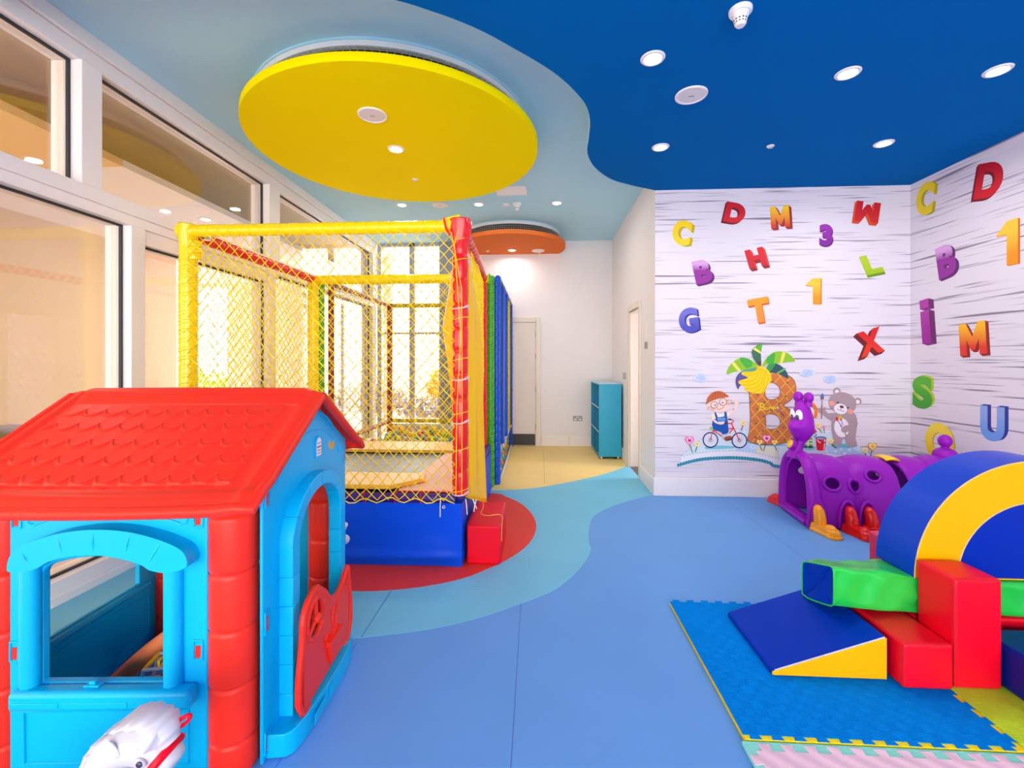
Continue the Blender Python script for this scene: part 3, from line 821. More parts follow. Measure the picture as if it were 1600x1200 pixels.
# yellow nets
def front(u, v):
    s = math.sin(PI * u)
    return Vector((TX0 + .03 + (TX1 - TX0 - .06) * u, TY0 - .05 - .03 * (1 - v) * s + .02 * noise.noise(Vector((u * 5, v * 5, 0))) * s, 2.30 - (1 - v) * 1.845 - .014 * noise.noise(Vector((u * 7, 3, 0)))))
b = MB(); net_patch(b, front, 50, 44, .0034, seed=11)
bot = [front(i / 50, 0) + Vector((0, -.004, .018 * math.sin(i * 1.35))) for i in range(51)]
b.tube(bot, .004, 4)
b.build('net', [cord_yellow], tr, smooth=0, recalc=False, merge=False)
b = MB(); net_patch(b, lambda u, v: Vector((TX0 + .02 - .05 * math.sin(PI * u) * (1 - v) * .4, TY0 + .05 + (TY1 - TY0 - .1) * u, .47 + 1.82 * v)), 46, 44, .0032, seed=12)
b.build('net', [cord_yellow], tr, smooth=0, recalc=False, merge=False)
b = MB(); net_patch(b, lambda u, v: Vector((TX0 + .05 + (TX1 - TX0 - .1) * u, TY1 - .03, .52 + 1.77 * v)), 50, 42, .0032, seed=13)
b.build('net', [cord_yellow], tr, smooth=0, recalc=False, merge=False)
b = MB()
def side(u, v):
    lo_ = .45 + .12 * u
    return Vector((TX1 + .014 - .065 * u + .012 * math.sin(PI * u) * (1 - v * .6) + .01 * noise.noise(Vector((u * 6, v * 6, 2))), TY0 + .42 + (TY1 - TY0 - .42) * u, lo_ + (2.29 - lo_) * v))
net_patch(b, side, 34, 44, .0034, seed=14)
b.build('net', [cord_yellow], tr, smooth=0, recalc=False, merge=False)
# entrance flap
def flap(u, v):
    pa = [(-.70, 3.30), (-.66, 3.22), (-.58, 3.19), (-.48, 3.17), (-.465, 3.26), (-.455, 3.36), (-.44, 3.46)]
    k = min(u, .9999) * 6; i = int(k); f = k - i
    x = pa[i][0] + (pa[i + 1][0] - pa[i][0]) * f; y = pa[i][1] + (pa[i + 1][1] - pa[i][1]) * f
    top = 2.22 - .24 * u; botz = (.95 - .5 * u / .42) if u < .42 else (.45 - .13 * (u - .42) / .58)
    z = botz + (top - botz) * v
    pinch = math.sin(PI * v)
    if u < .45: x += (1 - u / .45) * (.11 * abs(v - .55) * 2)       # the loose inner edge bows outwards at mid height
    else:
        x += .012 * math.sin(u * 22) * pinch + .09 * (u - .45) * (1 - v) ** 1.5
        if v > .82: x -= (v - .82) * .5 * (u - .45)
    return (x, y, z)
b = MB(); b.grid(flap, 48, 40)
o = b.build('entrance_flap', [M('amber_flap_vinyl', (255, 192, 0), .4, .4, bump=.04, bscale=8, vary=.03)], tr, smooth=60, solid=.003); tag(o, 'amber vinyl entrance flap')
b = MB(); b.tube([flap(0, k / 14) for k in range(15)], .006, 6); b.build('piping', [cord_white], o)
for x, dz, sx in ((-.49, .10, .01), (-.44, .06, .02), (-.415, .08, -.01), (-.66, .12, 0)):
    b = MB(); b.tube([(x, 3.045 if x < -.6 else 3.05, .47), (x + sx, 3.03, .43), (x + sx * 1.5, 3.028, .47 - dz)], .004, 5)
    b.build('loose_tie', [M('cream_tape', (236, 226, 180), .6)], tr)

# red foam step beside it
t = thing('foam_step', 'red foam block used as a step against the right side of the blue trampoline skirt', 'foam block', (-.385, 3.34, 0))
b = MB(); b.box(-.49, -.255, 3.10, 3.64, .0026, .272); b.build('cover', [vinyl_red], t, bevel=.014)
b = MB(); b.tube([(-.47, 3.098, .262), (-.37, 3.097, .2625), (-.27, 3.098, .262)], .0016, 4); b.tube([(-.49, 3.12, .2705), (-.49, 3.62, .2705)], .0016, 4); b.build('seam', [M('red_stitching', (200, 60, 60), .6)], t)
b = MB(); b.tube(smoothed([(-.43, 3.55, .36), (-.425, 3.52, .30), (-.42, 3.46, .276), (-.42, 3.34, .2735), (-.36, 3.30, .2735), (-.29, 3.33, .2735), (-.256, 3.27, .275), (-.2525, 3.2, .25), (-.252, 3.15, .19), (-.25, 3.14, .15)], 6, False), .0022, 5)
tag(b.build('cord', [M('yellow_string', (236, 206, 110), .7)]), 'thin loose yellow string trailing over the red foam step', 'string')
# ================================================================ ball pit behind the trampoline
bp = thing('ball_pit', 'ball pit frame of green, blue and red posts with black nets behind the trampoline', 'ball pit', (-1.5, 6.25, 0))
BX0, BX1, BY0, BY1, BZ = -2.46, -.455, 5.12, 7.44, 2.37
def bpost(x, y, r, m, lab, z1=BZ, seg=.1, z0=.0026):
    b = MB(); b.padded((x, y, z0), (x, y, z1), r, seg, 14, .06, .02); tag(b.build('post', [m], bp, smooth=55), lab)
bpost(-2.50, 5.06, .05, sleeve_green, 'green padded post'); bpost(-.532, 5.06, .048, sleeve_green, 'green padded post')
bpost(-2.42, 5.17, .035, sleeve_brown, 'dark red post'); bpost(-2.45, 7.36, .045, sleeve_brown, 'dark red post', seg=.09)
bpost(-.475, 5.17, .052, sleeve_blue, 'blue padded post')
for y in (5.75, 6.35): bpost(-.458, y, .042, sleeve_blue, 'blue padded post', z0=.36)
bpost(-.458, 7.5, .042, sleeve_blue, 'blue padded post')
bpost(-.45, 6.95, .03, sleeve_yellow, 'yellow padded post', z0=.36)
def bbeam(p0, p1, r, m, lab, seg=.1):
    b = MB(); b.padded(p0, p1, r, seg, 12, .15); tag(b.build('beam', [m], bp, smooth=55), lab)
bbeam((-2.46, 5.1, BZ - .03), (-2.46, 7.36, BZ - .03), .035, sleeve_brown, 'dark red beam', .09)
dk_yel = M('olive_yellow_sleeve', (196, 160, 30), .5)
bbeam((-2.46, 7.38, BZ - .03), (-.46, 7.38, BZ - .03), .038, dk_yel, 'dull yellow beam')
bbeam((-.458, 5.17, BZ), (-.458, 7.5, BZ), .035, sleeve_blue, 'blue beam')
bbeam((-2.5, 5.06, BZ), (-.532, 5.06, BZ), .03, sleeve_green, 'green beam')
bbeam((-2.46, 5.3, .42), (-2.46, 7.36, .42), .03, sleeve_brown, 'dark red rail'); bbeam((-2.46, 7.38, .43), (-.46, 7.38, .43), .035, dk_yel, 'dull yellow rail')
b = MB(); b.box(-2.44, -.5, 7.372, 7.39, .0018, .38); b.build('back_pad', [M('pale_pit_pad', (220, 218, 220), .5)], bp, bevel=.004)
b = MB(); b.box(-2.44, -.56, 5.2, 7.36, .0026, .16); b.build('base_pad', [M('pit_floor_pad', (214, 170, 60), .6)], bp, bevel=.01)
b = MB(); b.box(-2.46, -.56, 5.055, 5.09, .0026, .5); b.build('front_pad', [vinyl_blue], bp, bevel=.01)
# black nets (square mesh)
b = MB(); net_patch(b, lambda u, v: Vector((-.43 + .012 * math.sin(u * 19), 5.2 + 2.28 * u, .36 + 1.99 * v)), 44, 38, .0013, seed=21, square=True, jit=.06)
b.build('net', [cord_black], bp, smooth=0, recalc=False, merge=False)
b = MB(); net_patch(b, lambda u, v: Vector((-2.43 + 1.95 * u, 7.36, .45 + 1.88 * v)), 44, 40, .0013, seed=22, square=True, jit=.06)
b.build('net', [cord_black], bp, smooth=0, recalc=False, merge=False)
b = MB(); net_patch(b, lambda u, v: Vector((-2.49 + 1.93 * u, 5.055, .52 + 1.83 * v)), 44, 40, .0009, seed=23, square=True, jit=.06)
b.build('net', [cord_black], bp, smooth=0, recalc=False, merge=False)
b = MB(); net_patch(b, lambda u, v: Vector((-2.47, 5.1 + 2.25 * u, .45 + 1.88 * v)), 46, 40, .0013, seed=24, square=True, jit=.06)
b.build('net', [cord_black], bp, smooth=0, recalc=False, merge=False)
for p in ((-.532, 5.06), (-.475, 5.17)):
    b = MB(); b.tube(helix((p[0], p[1], .05), (p[0], p[1], 2.33), .054, 24, 12), .0017, 4); b.tube(helix((p[0], p[1], 2.33), (p[0], p[1], .05), .054, 24, 12, 1.3), .0017, 4)
    b.build('net_lacing', [cord_black], bp, smooth=0)
net_lo = MB(); net_patch(net_lo, lambda u, v: Vector((-.437, 5.22 + 2.24 * u, .02 + .33 * v)), 26, 5, .0011, seed=25, square=True, jit=.05)
net_lo.build('net', [cord_black], bp, smooth=0, recalc=False, merge=False)
hem_m = M('grey_white_braid', (196, 200, 214), .7, vary=.3, vscale=60)
b = MB(); b.tube([(-.440, 5.22, .355), (-.438, 6.3, .352), (-.440, 7.45, .355)], .016, 6); b.build('net_hem', [hem_m], bp)
b = MB(); b.tube([(-.440, 5.22, .022), (-.438, 6.3, .022), (-.440, 7.45, .022)], .016, 6)
b.build('net_hem', [hem_m], bp)
b = MB()
rr = random.Random(5)
for k in range(16):
    y = 5.2 + 2.25 * k / 15
    b.tube([(-.445, y, BZ + .03), (-.43 + rr.uniform(-.01, .03), y + rr.uniform(-.02, .02), BZ + .055 + rr.uniform(0, .03))], .0012, 3)
b.build('cable_tie', [cord_black], bp, smooth=0)
# balls
bm_ = MB(); bm_.ball((0, 0, 0), .04, 14, 9)
bcols = {'red': (222, 28, 30), 'yellow': (246, 206, 20), 'blue': (0, 150, 196), 'green': (130, 196, 30)}
proto = {}
for n_, c_ in bcols.items():
    o = bm_.build('play_ball', [M(n_ + '_play_ball', c_, .3, .5)], smooth=80)
    tag(o, n_ + ' plastic ball lying in the ball pit behind the trampoline', 'ball', 'plastic balls in the ball pit'); proto[n_] = [o, False]
def put_ball(x, y, z):
    n_ = rr.choice(('red', 'yellow', 'yellow', 'blue', 'blue', 'green'))
    o, used = proto[n_]
    if used:
        o = o.copy(); COL.objects.link(o)
    else:
        proto[n_][1] = True
    o.location = (x, y, z)
nb = 0
for i in range(26):                                     # against the open net on the right
    for k in range(4):
        if k == 3 and i % 3 == 0: continue
        put_ball(-.496 - (.004 if k % 2 else 0), 5.29 + .0805 * i + (.03 if k % 2 else 0), .046 + .0745 * k); nb += 1
for j in range(11):                                     # heaped surface seen over the trampoline
    for i in range(17):
        if i == 16 and j % 2: continue
        if nb >= 292: break
        y = 7.28 - .092 * j + rr.uniform(-.006, .006)
        x = -2.36 + .104 * i + (.05 if j % 2 else 0) + rr.uniform(-.01, .01)
        z = .202 if (i * 7 + j * 3) % 5 else .272
        put_ball(x, y, z + (.06 if j < 3 else 0)); nb += 1
# ================================================================ playhouse
PHI = math.radians(4.1)
HC = Vector((-1.355, 1.98, 0))
hw = rotz(PHI) @ HC
ph = thing('playhouse', 'blue and red plastic playhouse with a red tiled roof and half door', 'playhouse', (hw.x, hw.y, 0), PHI)
TR = Matrix.Translation(-HC)
def HB():
    b = MB(); b.X = TR; return b
FX = lambda a, c, w: (a, w, c)          # (x, z) outline pushed along y
SX = lambda a, c, w: (w, a, c)          # (y, z) outline pushed along x
Z0 = .0026
def hbuild(b, name, m, parent=ph, **k):
    return b.build(name, m, parent, local=True, **k)
hole = [(-1.546, .33), (-1.14, .33), (-1.14, .695)] + arc(-1.343, .695, .203, 0, 180, 14, .055)[1:-1] + [(-1.546, .695)]
def gable_wall(name, y0, y1, sgn):
    b = HB()
    b.prism([[(-1.655, Z0), (-1.0, Z0), (-1.0, .975), (-1.655, .975)], hole], FX, y0, y1)
    o = hbuild(b, name, [plastic_blue], smooth=30, bevel=.006)
    yo = y0 if sgn < 0 else y1
    b = HB()                                  # raised mouldings
    for pts in ([(-1.60, .06), (-1.60, .235), (-1.06, .235), (-1.06, .06)],):
        b.tube([(x, yo, z) for x, z in smoothed(pts, 1)], .006, 6, closed=True)
    hbuild(b, 'panel_moulding', [plastic_blue], o); b = HB()
    b.tube([(x, yo, z) for x, z in [(-1.60, .90), (-1.59, .862)] + arc(-1.33, .845, .25, 165, 15, 14, .045) + [(-1.07, .862), (-1.06, .90)]], .005, 6)
    hbuild(b, 'moulding', [plastic_blue], o)
    b = HB()                                  # hood over the window, jointed blocks
    ho = smoothed([(-1.574, .736), (-1.562, .783), (-1.522, .815), (-1.422, .848), (-1.312, .862), (-1.201, .856), (-1.101, .831), (-1.03, .80), (-1.006, .77),
                   (-1.008, .738), (-1.064, .722), (-1.121, .730), (-1.151, .748), (-1.222, .770), (-1.302, .780), (-1.382, .775), (-1.442, .760), (-1.482, .738), (-1.522, .728), (-1.558, .728)], 4)
    ho = [(x - .022, z) for x, z in ho]
    b.prism([ho], FX, min(yo, yo + sgn * .062), max(yo, yo + sgn * .062))
    hood = hbuild(b, 'window_hood', [plastic_blue], o, smooth=40, bevel=.016, segs=5)
    for xa, za, xb, zb in ((-1.50, .742, -1.535, .80), (-1.40, .778, -1.415, .845), (-1.302, .786, -1.302, .858), (-1.20, .782, -1.185, .85), (-1.13, .748, -1.085, .822)):
        xa -= .022; xb -= .022
        b = HB(); b.tube([(xa, yo + sgn * .058, za), ((xa + xb) / 2, yo + sgn * .0635, (za + zb) / 2), (xb, yo + sgn * .058, zb)], .0035, 6); hbuild(b, 'joint_moulding', [plastic_blue], hood)
    b = HB()
    b.box(-1.608, -1.024, yo + (sgn * .055 if sgn < 0 else 0), yo + (0 if sgn < 0 else sgn * .055), .268, .332)
    hbuild(b, 'window_sill', [plastic_blue], o, bevel=.016)
    b = HB()
    b.box(-1.595, -1.44, yo + sgn * .0575, yo + sgn * .052, .284, .302); b.box(-1.43, -1.22, yo + sgn * .0575, yo + sgn * .052, .284, .302)
    hbuild(b, 'sill_moulding', [plastic_blue], o, bevel=.002)
    for x in (-1.572, -1.105):
        b = HB(); b.tube([(x, yo + sgn * .01, .32), (x, yo + sgn * .01, .74)], .028, 14); hbuild(b, 'window_jamb', [plastic_blue], o)
    if sgn < 0:
        b = HB(); b.box(-1.385, -1.335, yo - .03, yo - .005, .332, .338); b.box(-1.37, -1.35, yo - .026, yo - .01, .338, .350); hbuild(b, 'sill_catch', [plastic_blue], o, bevel=.002)
    for x, z in ((-1.63, .88), (-1.03, .88), (-1.03, .435), (-1.635, .435)):
        b = HB()
        for (xa, xb, za, zb) in ((x - .018, x - .012, z - .034, z + .034), (x + .012, x + .018, z - .034, z + .034), (x - .012, x + .012, z + .028, z + .034), (x - .012, x + .012, z - .034, z - .028)):
            b.box(xa, xb, yo - .004, yo + .004, za, zb)
        s_ = hbuild(b, 'slot', [plastic_blue], o, bevel=.002)
        b.mi = 0
    return o
fw_ = gable_wall('front_wall', 1.53, 1.56, -1)
rw_ = gable_wall('rear_wall', 2.40, 2.43, 1)
for y, w in ((1.5285, fw_), (2.4315, rw_)):
    for x, z in ((-1.63, .88), (-1.03, .88), (-1.03, .435), (-1.635, .435)):
        b = HB(); b.box(x - .009, x + .010, y - .001, y + .001, z - .026, z + .014); tag(hbuild(b, 'slot_tab', [plastic_red], w), 'red tab in a slot')
# side with the door
gab = [(1.575, Z0), (2.385, Z0), (2.385, 1.0), (1.98, 1.238), (1.575, 1.0)]
dh = [(1.745, .05), (2.185, .05), (2.185, .70)] + arc(1.965, .70, .22, 0, 180, 18, .172)[1:-1] + [(1.745, .70)]
b = HB(); b.prism([gab, dh], SX, -.852, -.84)
dw = hbuild(b, 'door_wall', [plastic_blue], smooth=30, bevel=.006)
b = HB()
b.tube([(-.84, y, z) for y, z in arc(1.98, .80, .36, 150, 30, 24, .30)], .005, 6)
hbuild(b, 'moulding', [plastic_blue], dw)
b = HB()
b.tube([(-.84, y, z) for y, z in arc(1.98, .92, .30, 140, 40, 24, .26)], .005, 6)
hbuild(b, 'moulding', [plastic_blue], dw)
b = HB()                                              # arched surround in jointed blocks
co, ci = arc(1.965, .70, .275, 0, 180, 60, .226), arc(1.965, .70, .215, 0, 180, 60, .168)
for k in range(6):
    i0, i1 = k * 10, k * 10 + 10
    g0 = 0 if k == 0 else 1
    o_ = co[i0:i1 + 1]; i_ = ci[i0:i1 + 1]
    b.prism([o_ + list(reversed(i_))], SX, -.845, -.79)
for (ya, yb) in ((1.69, 1.75), (2.18, 2.24)):
    z = .705
    for k in range(6):
        zt = z - .108 * k; zb = max(zt - .108, .055)
        b.prism([[(ya, zb), (yb, zb), (yb, zt), (ya, zt)]], SX, -.845, -.79)
b.v = b.v
sr = hbuild(b, 'door_surround', [plastic_blue], dw, bevel=.004, segs=2, merge=False)
stp = [(-.86, 1.60), (-.78, 1.605), (-.745, 1.66), (-.722, 1.9), (-.722, 2.10), (-.745, 2.20), (-.79, 2.26), (-.86, 2.27)]
b = HB(); b.prism([smoothed(stp[:1], 1) + smoothed(stp[1:-1], 5, False) + stp[-1:]], XY, Z0, .085)
st_ = hbuild(b, 'door_step', [plastic_blue], dw, bevel=.012)
b = HB()
for y0 in (1.72, 1.86, 2.0):
    b.box(-.7215, -.7195, y0, y0 + .11, .025, .065)
hbuild(b, 'step_moulding', [plastic_blue], dw, bevel=.002)
for y, z in ((1.603, .925), (1.603, .485), (1.603, .065), (2.36, .925), (2.36, .485)):
    b = HB()
    for (ya, yb, za, zb) in ((y - .018, y - .011, z - .04, z + .04), (y + .011, y + .018, z - .04, z + .04), (y - .011, y + .011, z + .034, z + .04), (y - .011, y + .011, z - .04, z - .034)):
        b.box(-.842, -.836, ya, yb, za, zb)
    s_ = hbuild(b, 'slot', [plastic_blue], dw, bevel=.002)
    b = HB(); b.box(-.8405, -.8385, y - .010, y + .006, z - .03, z + .02); tag(hbuild(b, 'slot_tab', [plastic_red], dw), 'red tab in a slot')
# sticker and printed swirl
b = HB(); b.prism([[(2.0, .975), (2.065, .975), (2.065, 1.04)] + arc(2.0325, 1.04, .0325, 0, 180, 10)[1:-1] + [(2.0, 1.04)]], SX, -.841, -.834)
pl_ = hbuild(b, 'sticker_mount', [plastic_blue], dw, bevel=.003)
b = HB(); b.prism([[(2.008, .983), (2.057, .983), (2.057, 1.038)] + arc(2.0325, 1.038, .0245, 0, 180, 10)[1:-1] + [(2.008, 1.038)]], SX, -.8345, -.8335)
b.mi = 1; b.box(-.8334, -.8330, 2.012, 2.053, 1.018, 1.026); b.box(-.8334, -.8330, 2.018, 2.048, 1.004, 1.009); b.box(-.8334, -.8330, 2.016, 2.050, .992, .996)
b.mi = 2; b.box(-.8334, -.8330, 2.014, 2.052, 1.036, 1.041)
tag(hbuild(b, 'sticker', [M('sticker_white', (246, 242, 240), .4), M('sticker_red_print', (206, 90, 80), .5), M('sticker_grey_print', (150, 150, 154), .5)], dw, smooth=0), 'small white sticker with red print')
b = HB()
for r, w in ((.05, .011), (.032, .009)):
    A = arc(2.20, 1.03, r, 200, 340, 14); B_ = arc(2.20, 1.03 + w * .6, r - w * .7, 200, 340, 14)
    b.prism([A + list(reversed(B_))], SX, -.8402, -.8392)
tag(hbuild(b, 'printed_swirl', [plastic_orange], dw, smooth=0), 'orange printed swirl')
# half door
dout = [(1.69, .092), (2.17, .092), (2.17, .395), (2.155, .415), (2.13, .405), (2.08, .372), (2.02, .362), (1.97, .372), (1.93, .40), (1.89, .445), (1.85, .475), (1.81, .500), (1.76, .496), (1.715, .47), (1.694, .43), (1.69, .38)]
wh = arc(1.795, .390, .076, 0, 360, 28)[:-1]
b = HB(); b.prism([dout, wh], SX, -.762, -.748)
hd = hbuild(b, 'half_door', [plastic_red], smooth=30, bevel=.004)
b = HB(); b.tube([(-.755, y, z) for y, z in smoothed(dout[3:] + dout[:3], 4)], .013, 8, closed=True); hbuild(b, 'door_rim', [plastic_red], hd, smooth=60)
b = HB(); b.tube([(-.752, y, z) for y, z in wh], .011, 8, closed=True); sw = hbuild(b, 'play_wheel', [plastic_red], hd, smooth=60)
b = HB(); b.ball((-.744, 1.795, .39), (.018, .02, .02), 14, 8)
for a in (90, 210, 330):
    b.tube([(-.748, 1.795, .39), (-.75, 1.795 + .076 * math.cos(math.radians(a)), .39 + .076 * math.sin(math.radians(a)))], .009, 8)
hbuild(b, 'wheel_spokes', [plastic_red], hd, smooth=60)
b = HB()
b.prism([[(1.93, .125), (2.01, .125), (2.03, .205), (1.91, .205)]], SX, -.75, -.735); b.box(-.75, -.73, 1.90, 2.04, .205, .225)
b.tube([(-.746, 1.97, .22), (-.746, 2.0, .27), (-.746, 2.03, .33)], .005, 6); b.tube([(-.746, 1.96, .22), (-.746, 1.91, .26), (-.746, 1.88, .25)], .005, 6)
b.tube([(-.746, 1.985, .24), (-.746, 1.95, .29), (-.746, 1.96, .31)], .004, 6)
for y, z in ((2.035, .345), (1.965, .325), (2.005, .30)): b.ball((-.746, y, z), (.006, .016, .02), 10, 6)
hbuild(b, 'flowerpot_relief', [plastic_red], hd, bevel=.003)
# far side
b = HB(); b.prism([gab, [(1.72, .325), (2.22, .325), (2.22, .80), (1.72, .80)]], SX, -1.80, -1.775)
lw = hbuild(b, 'far_wall', [plastic_blue], smooth=30, bevel=.006)
b = HB(); b.tube([(-1.776, 1.70, .30), (-1.776, 2.27, .30)], .018, 8); hbuild(b, 'sill_moulding', [plastic_blue], lw); b = HB(); b.tube([(-1.774, y, z) for y, z in smoothed([(1.7, .05), (1.7, .25), (2.27, .25), (2.27, .05)], 1)], .006, 6, closed=True)
hbuild(b, 'moulding', [plastic_blue], lw)
# corner posts
for x, y in ((-.945, 1.588), (-1.722, 1.588), (-.945, 2.372), (-1.722, 2.372)):
    b = HB()
    zs = [Z0, .115, .304, .495, .688, .881, 1.0]
    pr = []
    for a, c in zip(zs, zs[1:]):
        pr += [(.0715, a), (.0768, a + .007), (.0778, a + .018), (.0778, c - .018), (.0768, c - .007)]
    pr.append((.0715, zs[-1]))
    b.lathe((x, y, 0), pr, 28)
    hbuild(b, 'corner_post', [plastic_red], smooth=45)
    b = HB()
b = HB(); b.box(-1.70, -1.0, 1.56, 2.40, .0024, .012); hbuild(b, 'floor_panel', [M('playhouse_floor_blue', (60, 120, 200), .5)])
# roof
RX0, RX1 = -1.865, -.80
def roof_slope(sgn):
    yr, zr = 1.98, 1.268
    ye, ze = (1.428, .945) if sgn < 0 else (2.532, .945)
    d = Vector((0, ye - yr, ze - zr)); L = d.length; d.normalize()
    n = Vector((0, d.z, -d.y)) if sgn > 0 else Vector((0, -d.z, d.y))
    if n.z < 0: n = -n
    NW, RH = 11, .098
    def P(u, v):
        s = v * L
        x = RX0 + (RX1 - RX0) * u
        h = 0.0
        mx0, mx1, s0, s1 = .075, .10, .085, .105
        xx = (x - RX0 - mx0) / ((RX1 - RX0) - mx0 - mx1)
        if 0 < xx < 1 and s0 < s < L - s1:
            q = (s - s0)
            best = 0
            for row in range(6):
                off = .5 if row % 2 else 0.0
                f = (xx * NW + off) % 1.0
                sb = (row + 1) * RH * .93 - .036 * abs(2 * f - 1) ** 2.6      # scalloped lower edge
                if q <= sb:
                    t = (sb - q) / RH
                    best = .0024 * (1 - .8 * min(1, t)) * min(1, t * 9 + .05) + .0042 * math.exp(-((t - .10) / .07) ** 2)
                    break
            h = best + .004
            e = min(xx, 1 - xx) * 40
            h *= min(1, e)
        lip = .012 * math.exp(-((s - (L - .045)) / .03) ** 2) + .01 * math.exp(-((x - RX1 + .04) / .025) ** 2) + .01 * math.exp(-((x - RX0 - .04) / .025) ** 2)
        sag = -.012 * math.sin(PI * u) * v
        p = Vector((x, yr, zr)) + d * s + n * (h + lip) + Vector((0, 0, sag))
        return p
    b = HB(); b.grid(P, 250, 200)
    o = hbuild(b, 'roof_panel', [plastic_red], smooth=60, recalc=True)
    md = o.modifiers.new('solid', 'SOLIDIFY'); md.thickness = .026; md.offset = -1
    # rounded edge along eave and gable ends
    b = HB()
    def Q(u, v): return P(u, v) - n * .012
    path = [Q(0, .02)] + [Q(0, k / 10) for k in range(1, 10)] + [Q(0.0, 1)] + [Q(k / 20, 1) for k in range(1, 20)] + [Q(1, 1)] + [Q(1, k / 10) for k in range(9, 0, -1)] + [Q(1, .02)]
    b.tube(path, .02, 10)
    hbuild(b, 'roof_edge', [plastic_red], o, smooth=60)
    return o
roof_slope(-1); roof_slope(1)
b = HB()
cs = [(-.085, -.052), (-.06, -.022), (-.03, .006), (0, .016), (.03, .006), (.06, -.022), (.085, -.052)]
cs = smoothed(cs, 3, False)
def cap(u, v):
    k = v * (len(cs) - 1); i = min(int(k), len(cs) - 2); f = k - i
    a = cs[i][0] + (cs[i + 1][0] - cs[i][0]) * f; c = cs[i][1] + (cs[i + 1][1] - cs[i][1]) * f
    x = RX0 + .04 + (RX1 - RX0 - .06) * u
    e = min(1, min(u, 1 - u) * 26)
    return (x, 1.98 + a * (.6 + .4 * e), 1.268 + .004 + c * 1.0 - .03 * (1 - e) + .003 * math.sin(u * PI))
b.grid(cap, 60, len(cs) - 1)
o = hbuild(b, 'ridge_cap', [plastic_red], smooth=70)
md = o.modifiers.new('solid', 'SOLIDIFY'); md.thickness = .012; md.offset = -1

R4 = rotz(PHI)
def hp(x, y, z): 
    q = R4 @ Vector((x, y, 0)); return (q.x, q.y, z)
# foam noodle and little car inside
b = MB(); b.tube(smoothed([hp(-1.69, 1.79, .048), hp(-1.61, 1.80, .075), hp(-1.536, 1.80, .135), hp(-1.44, 1.80, .225), hp(-1.342, 1.80, .304), hp(-1.2, 1.84, .40), hp(-1.08, 1.88, .47)], 6, False), .033, 14)
tag(b.build('foam_noodle', [M('orange_foam', (252, 138, 84), .8, .2, bump=.1, bscale=200)]), 'orange foam noodle lying inside the playhouse behind the front window', 'foam noodle')
cx, cy, _ = hp(-1.285, 1.70, 0)
t = thing('toy_car', 'little white toy car on the playhouse floor beside the orange noodle', 'toy car', (cx, cy, .0125), .25)
t.scale = (.95, .95, .95)
def TB(): return MB()
navy = M('toy_navy', (24, 40, 92), .4)
b = TB(); b.box(-.11, .11, -.075, .075, .05, .20); b.build('body', [white_toy], t, local=True, bevel=.025)
b = TB(); b.tube([(-.05, -.05, .2), (-.03, -.05, .29), (.05, -.05, .29), (.08, -.05, .2)], .008, 8); b.tube([(-.05, .05, .2), (-.03, .05, .29), (.05, .05, .29), (.08, .05, .2)], .008, 8)
b.build('cab_frame', [white_toy], t, local=True)
b = TB(); b.tube([(-.03, -.05, .29), (-.03, .05, .29)], .008, 8); b.tube([(.02, -.05, .315), (.02, .05, .315), (.02, .05, .29), (.02, -.05, .29)], .006, 8, closed=True); b.build('yellow_handle', [plastic_yellow], t, local=True)
b = TB(); b.box(-.02, .05, -.045, .045, .19, .215); b.build('seat', [vinyl_red], t, local=True, bevel=.006)
b = TB(); b.ball((-.112, -.03, .15), (.01, .03, .045), 12, 8); b.build('mirror_decal', [M('toy_oval_blue', (40, 60, 110), .3)], t, local=True)
b = TB(); b.ball((-.119, -.03, .15), (.006, .022, .035), 12, 8); b.build('mirror_face', [M('toy_oval_pale', (186, 206, 220), .3)], t, local=True)
for x in (-.07, .07):
    for y in (-.08, .08):
        b = TB(); b.lathe((x, y, .062), [(.02, -.018), (.045, -.016), (.05, -.008), (.05, .008), (.045, .016), (.02, .018)], 20, axis='Y'); b.build('wheel', [navy], t, local=True)
# white ride-on behind the house
rx, ry, _ = hp(-1.19, 2.73, 0)
t = thing('ride_on_toy', 'white moulded ride-on toy between the playhouse and the blue trampoline skirt', 'ride-on toy', (rx, ry, 0), PHI)
b = TB(); b.box(-.13, .13, -.13, .10, .05, .25); b.build('body', [white_toy], t, local=True, bevel=.04)
b = TB(); b.box(-.13, .13, -.13, -.09, .24, .41); b.build('backrest', [M('white_textured_plastic', (244, 234, 232), .5, bump=.6, bscale=110)], t, local=True, bevel=.02)
b = TB(); b.tube([(.1, .0, .22), (.19, .0, .34), (.24, -.04, .44)], .018, 10); b.build('handle', [white_toy], t, local=True)
for p, r in (((.262, -.14, .46), .017), ((.272, -.13, .385), .026)):
    b = TB(); b.ball(p, r, 14, 10); b.tube([p, (.235, -.05, p[2] - .02), (.215, -.02, .40)], .009, 8); b.build('grip', [white_toy], t, local=True)
for x in (-.11, .11):
    for y in (-.09, .07):
        b = TB(); b.lathe((x, y, .047), [(.02, -.02), (.045, -.014), (.045, .014), (.02, .02)], 18, axis='X'); b.build('wheel', [plastic_red], t, local=True)

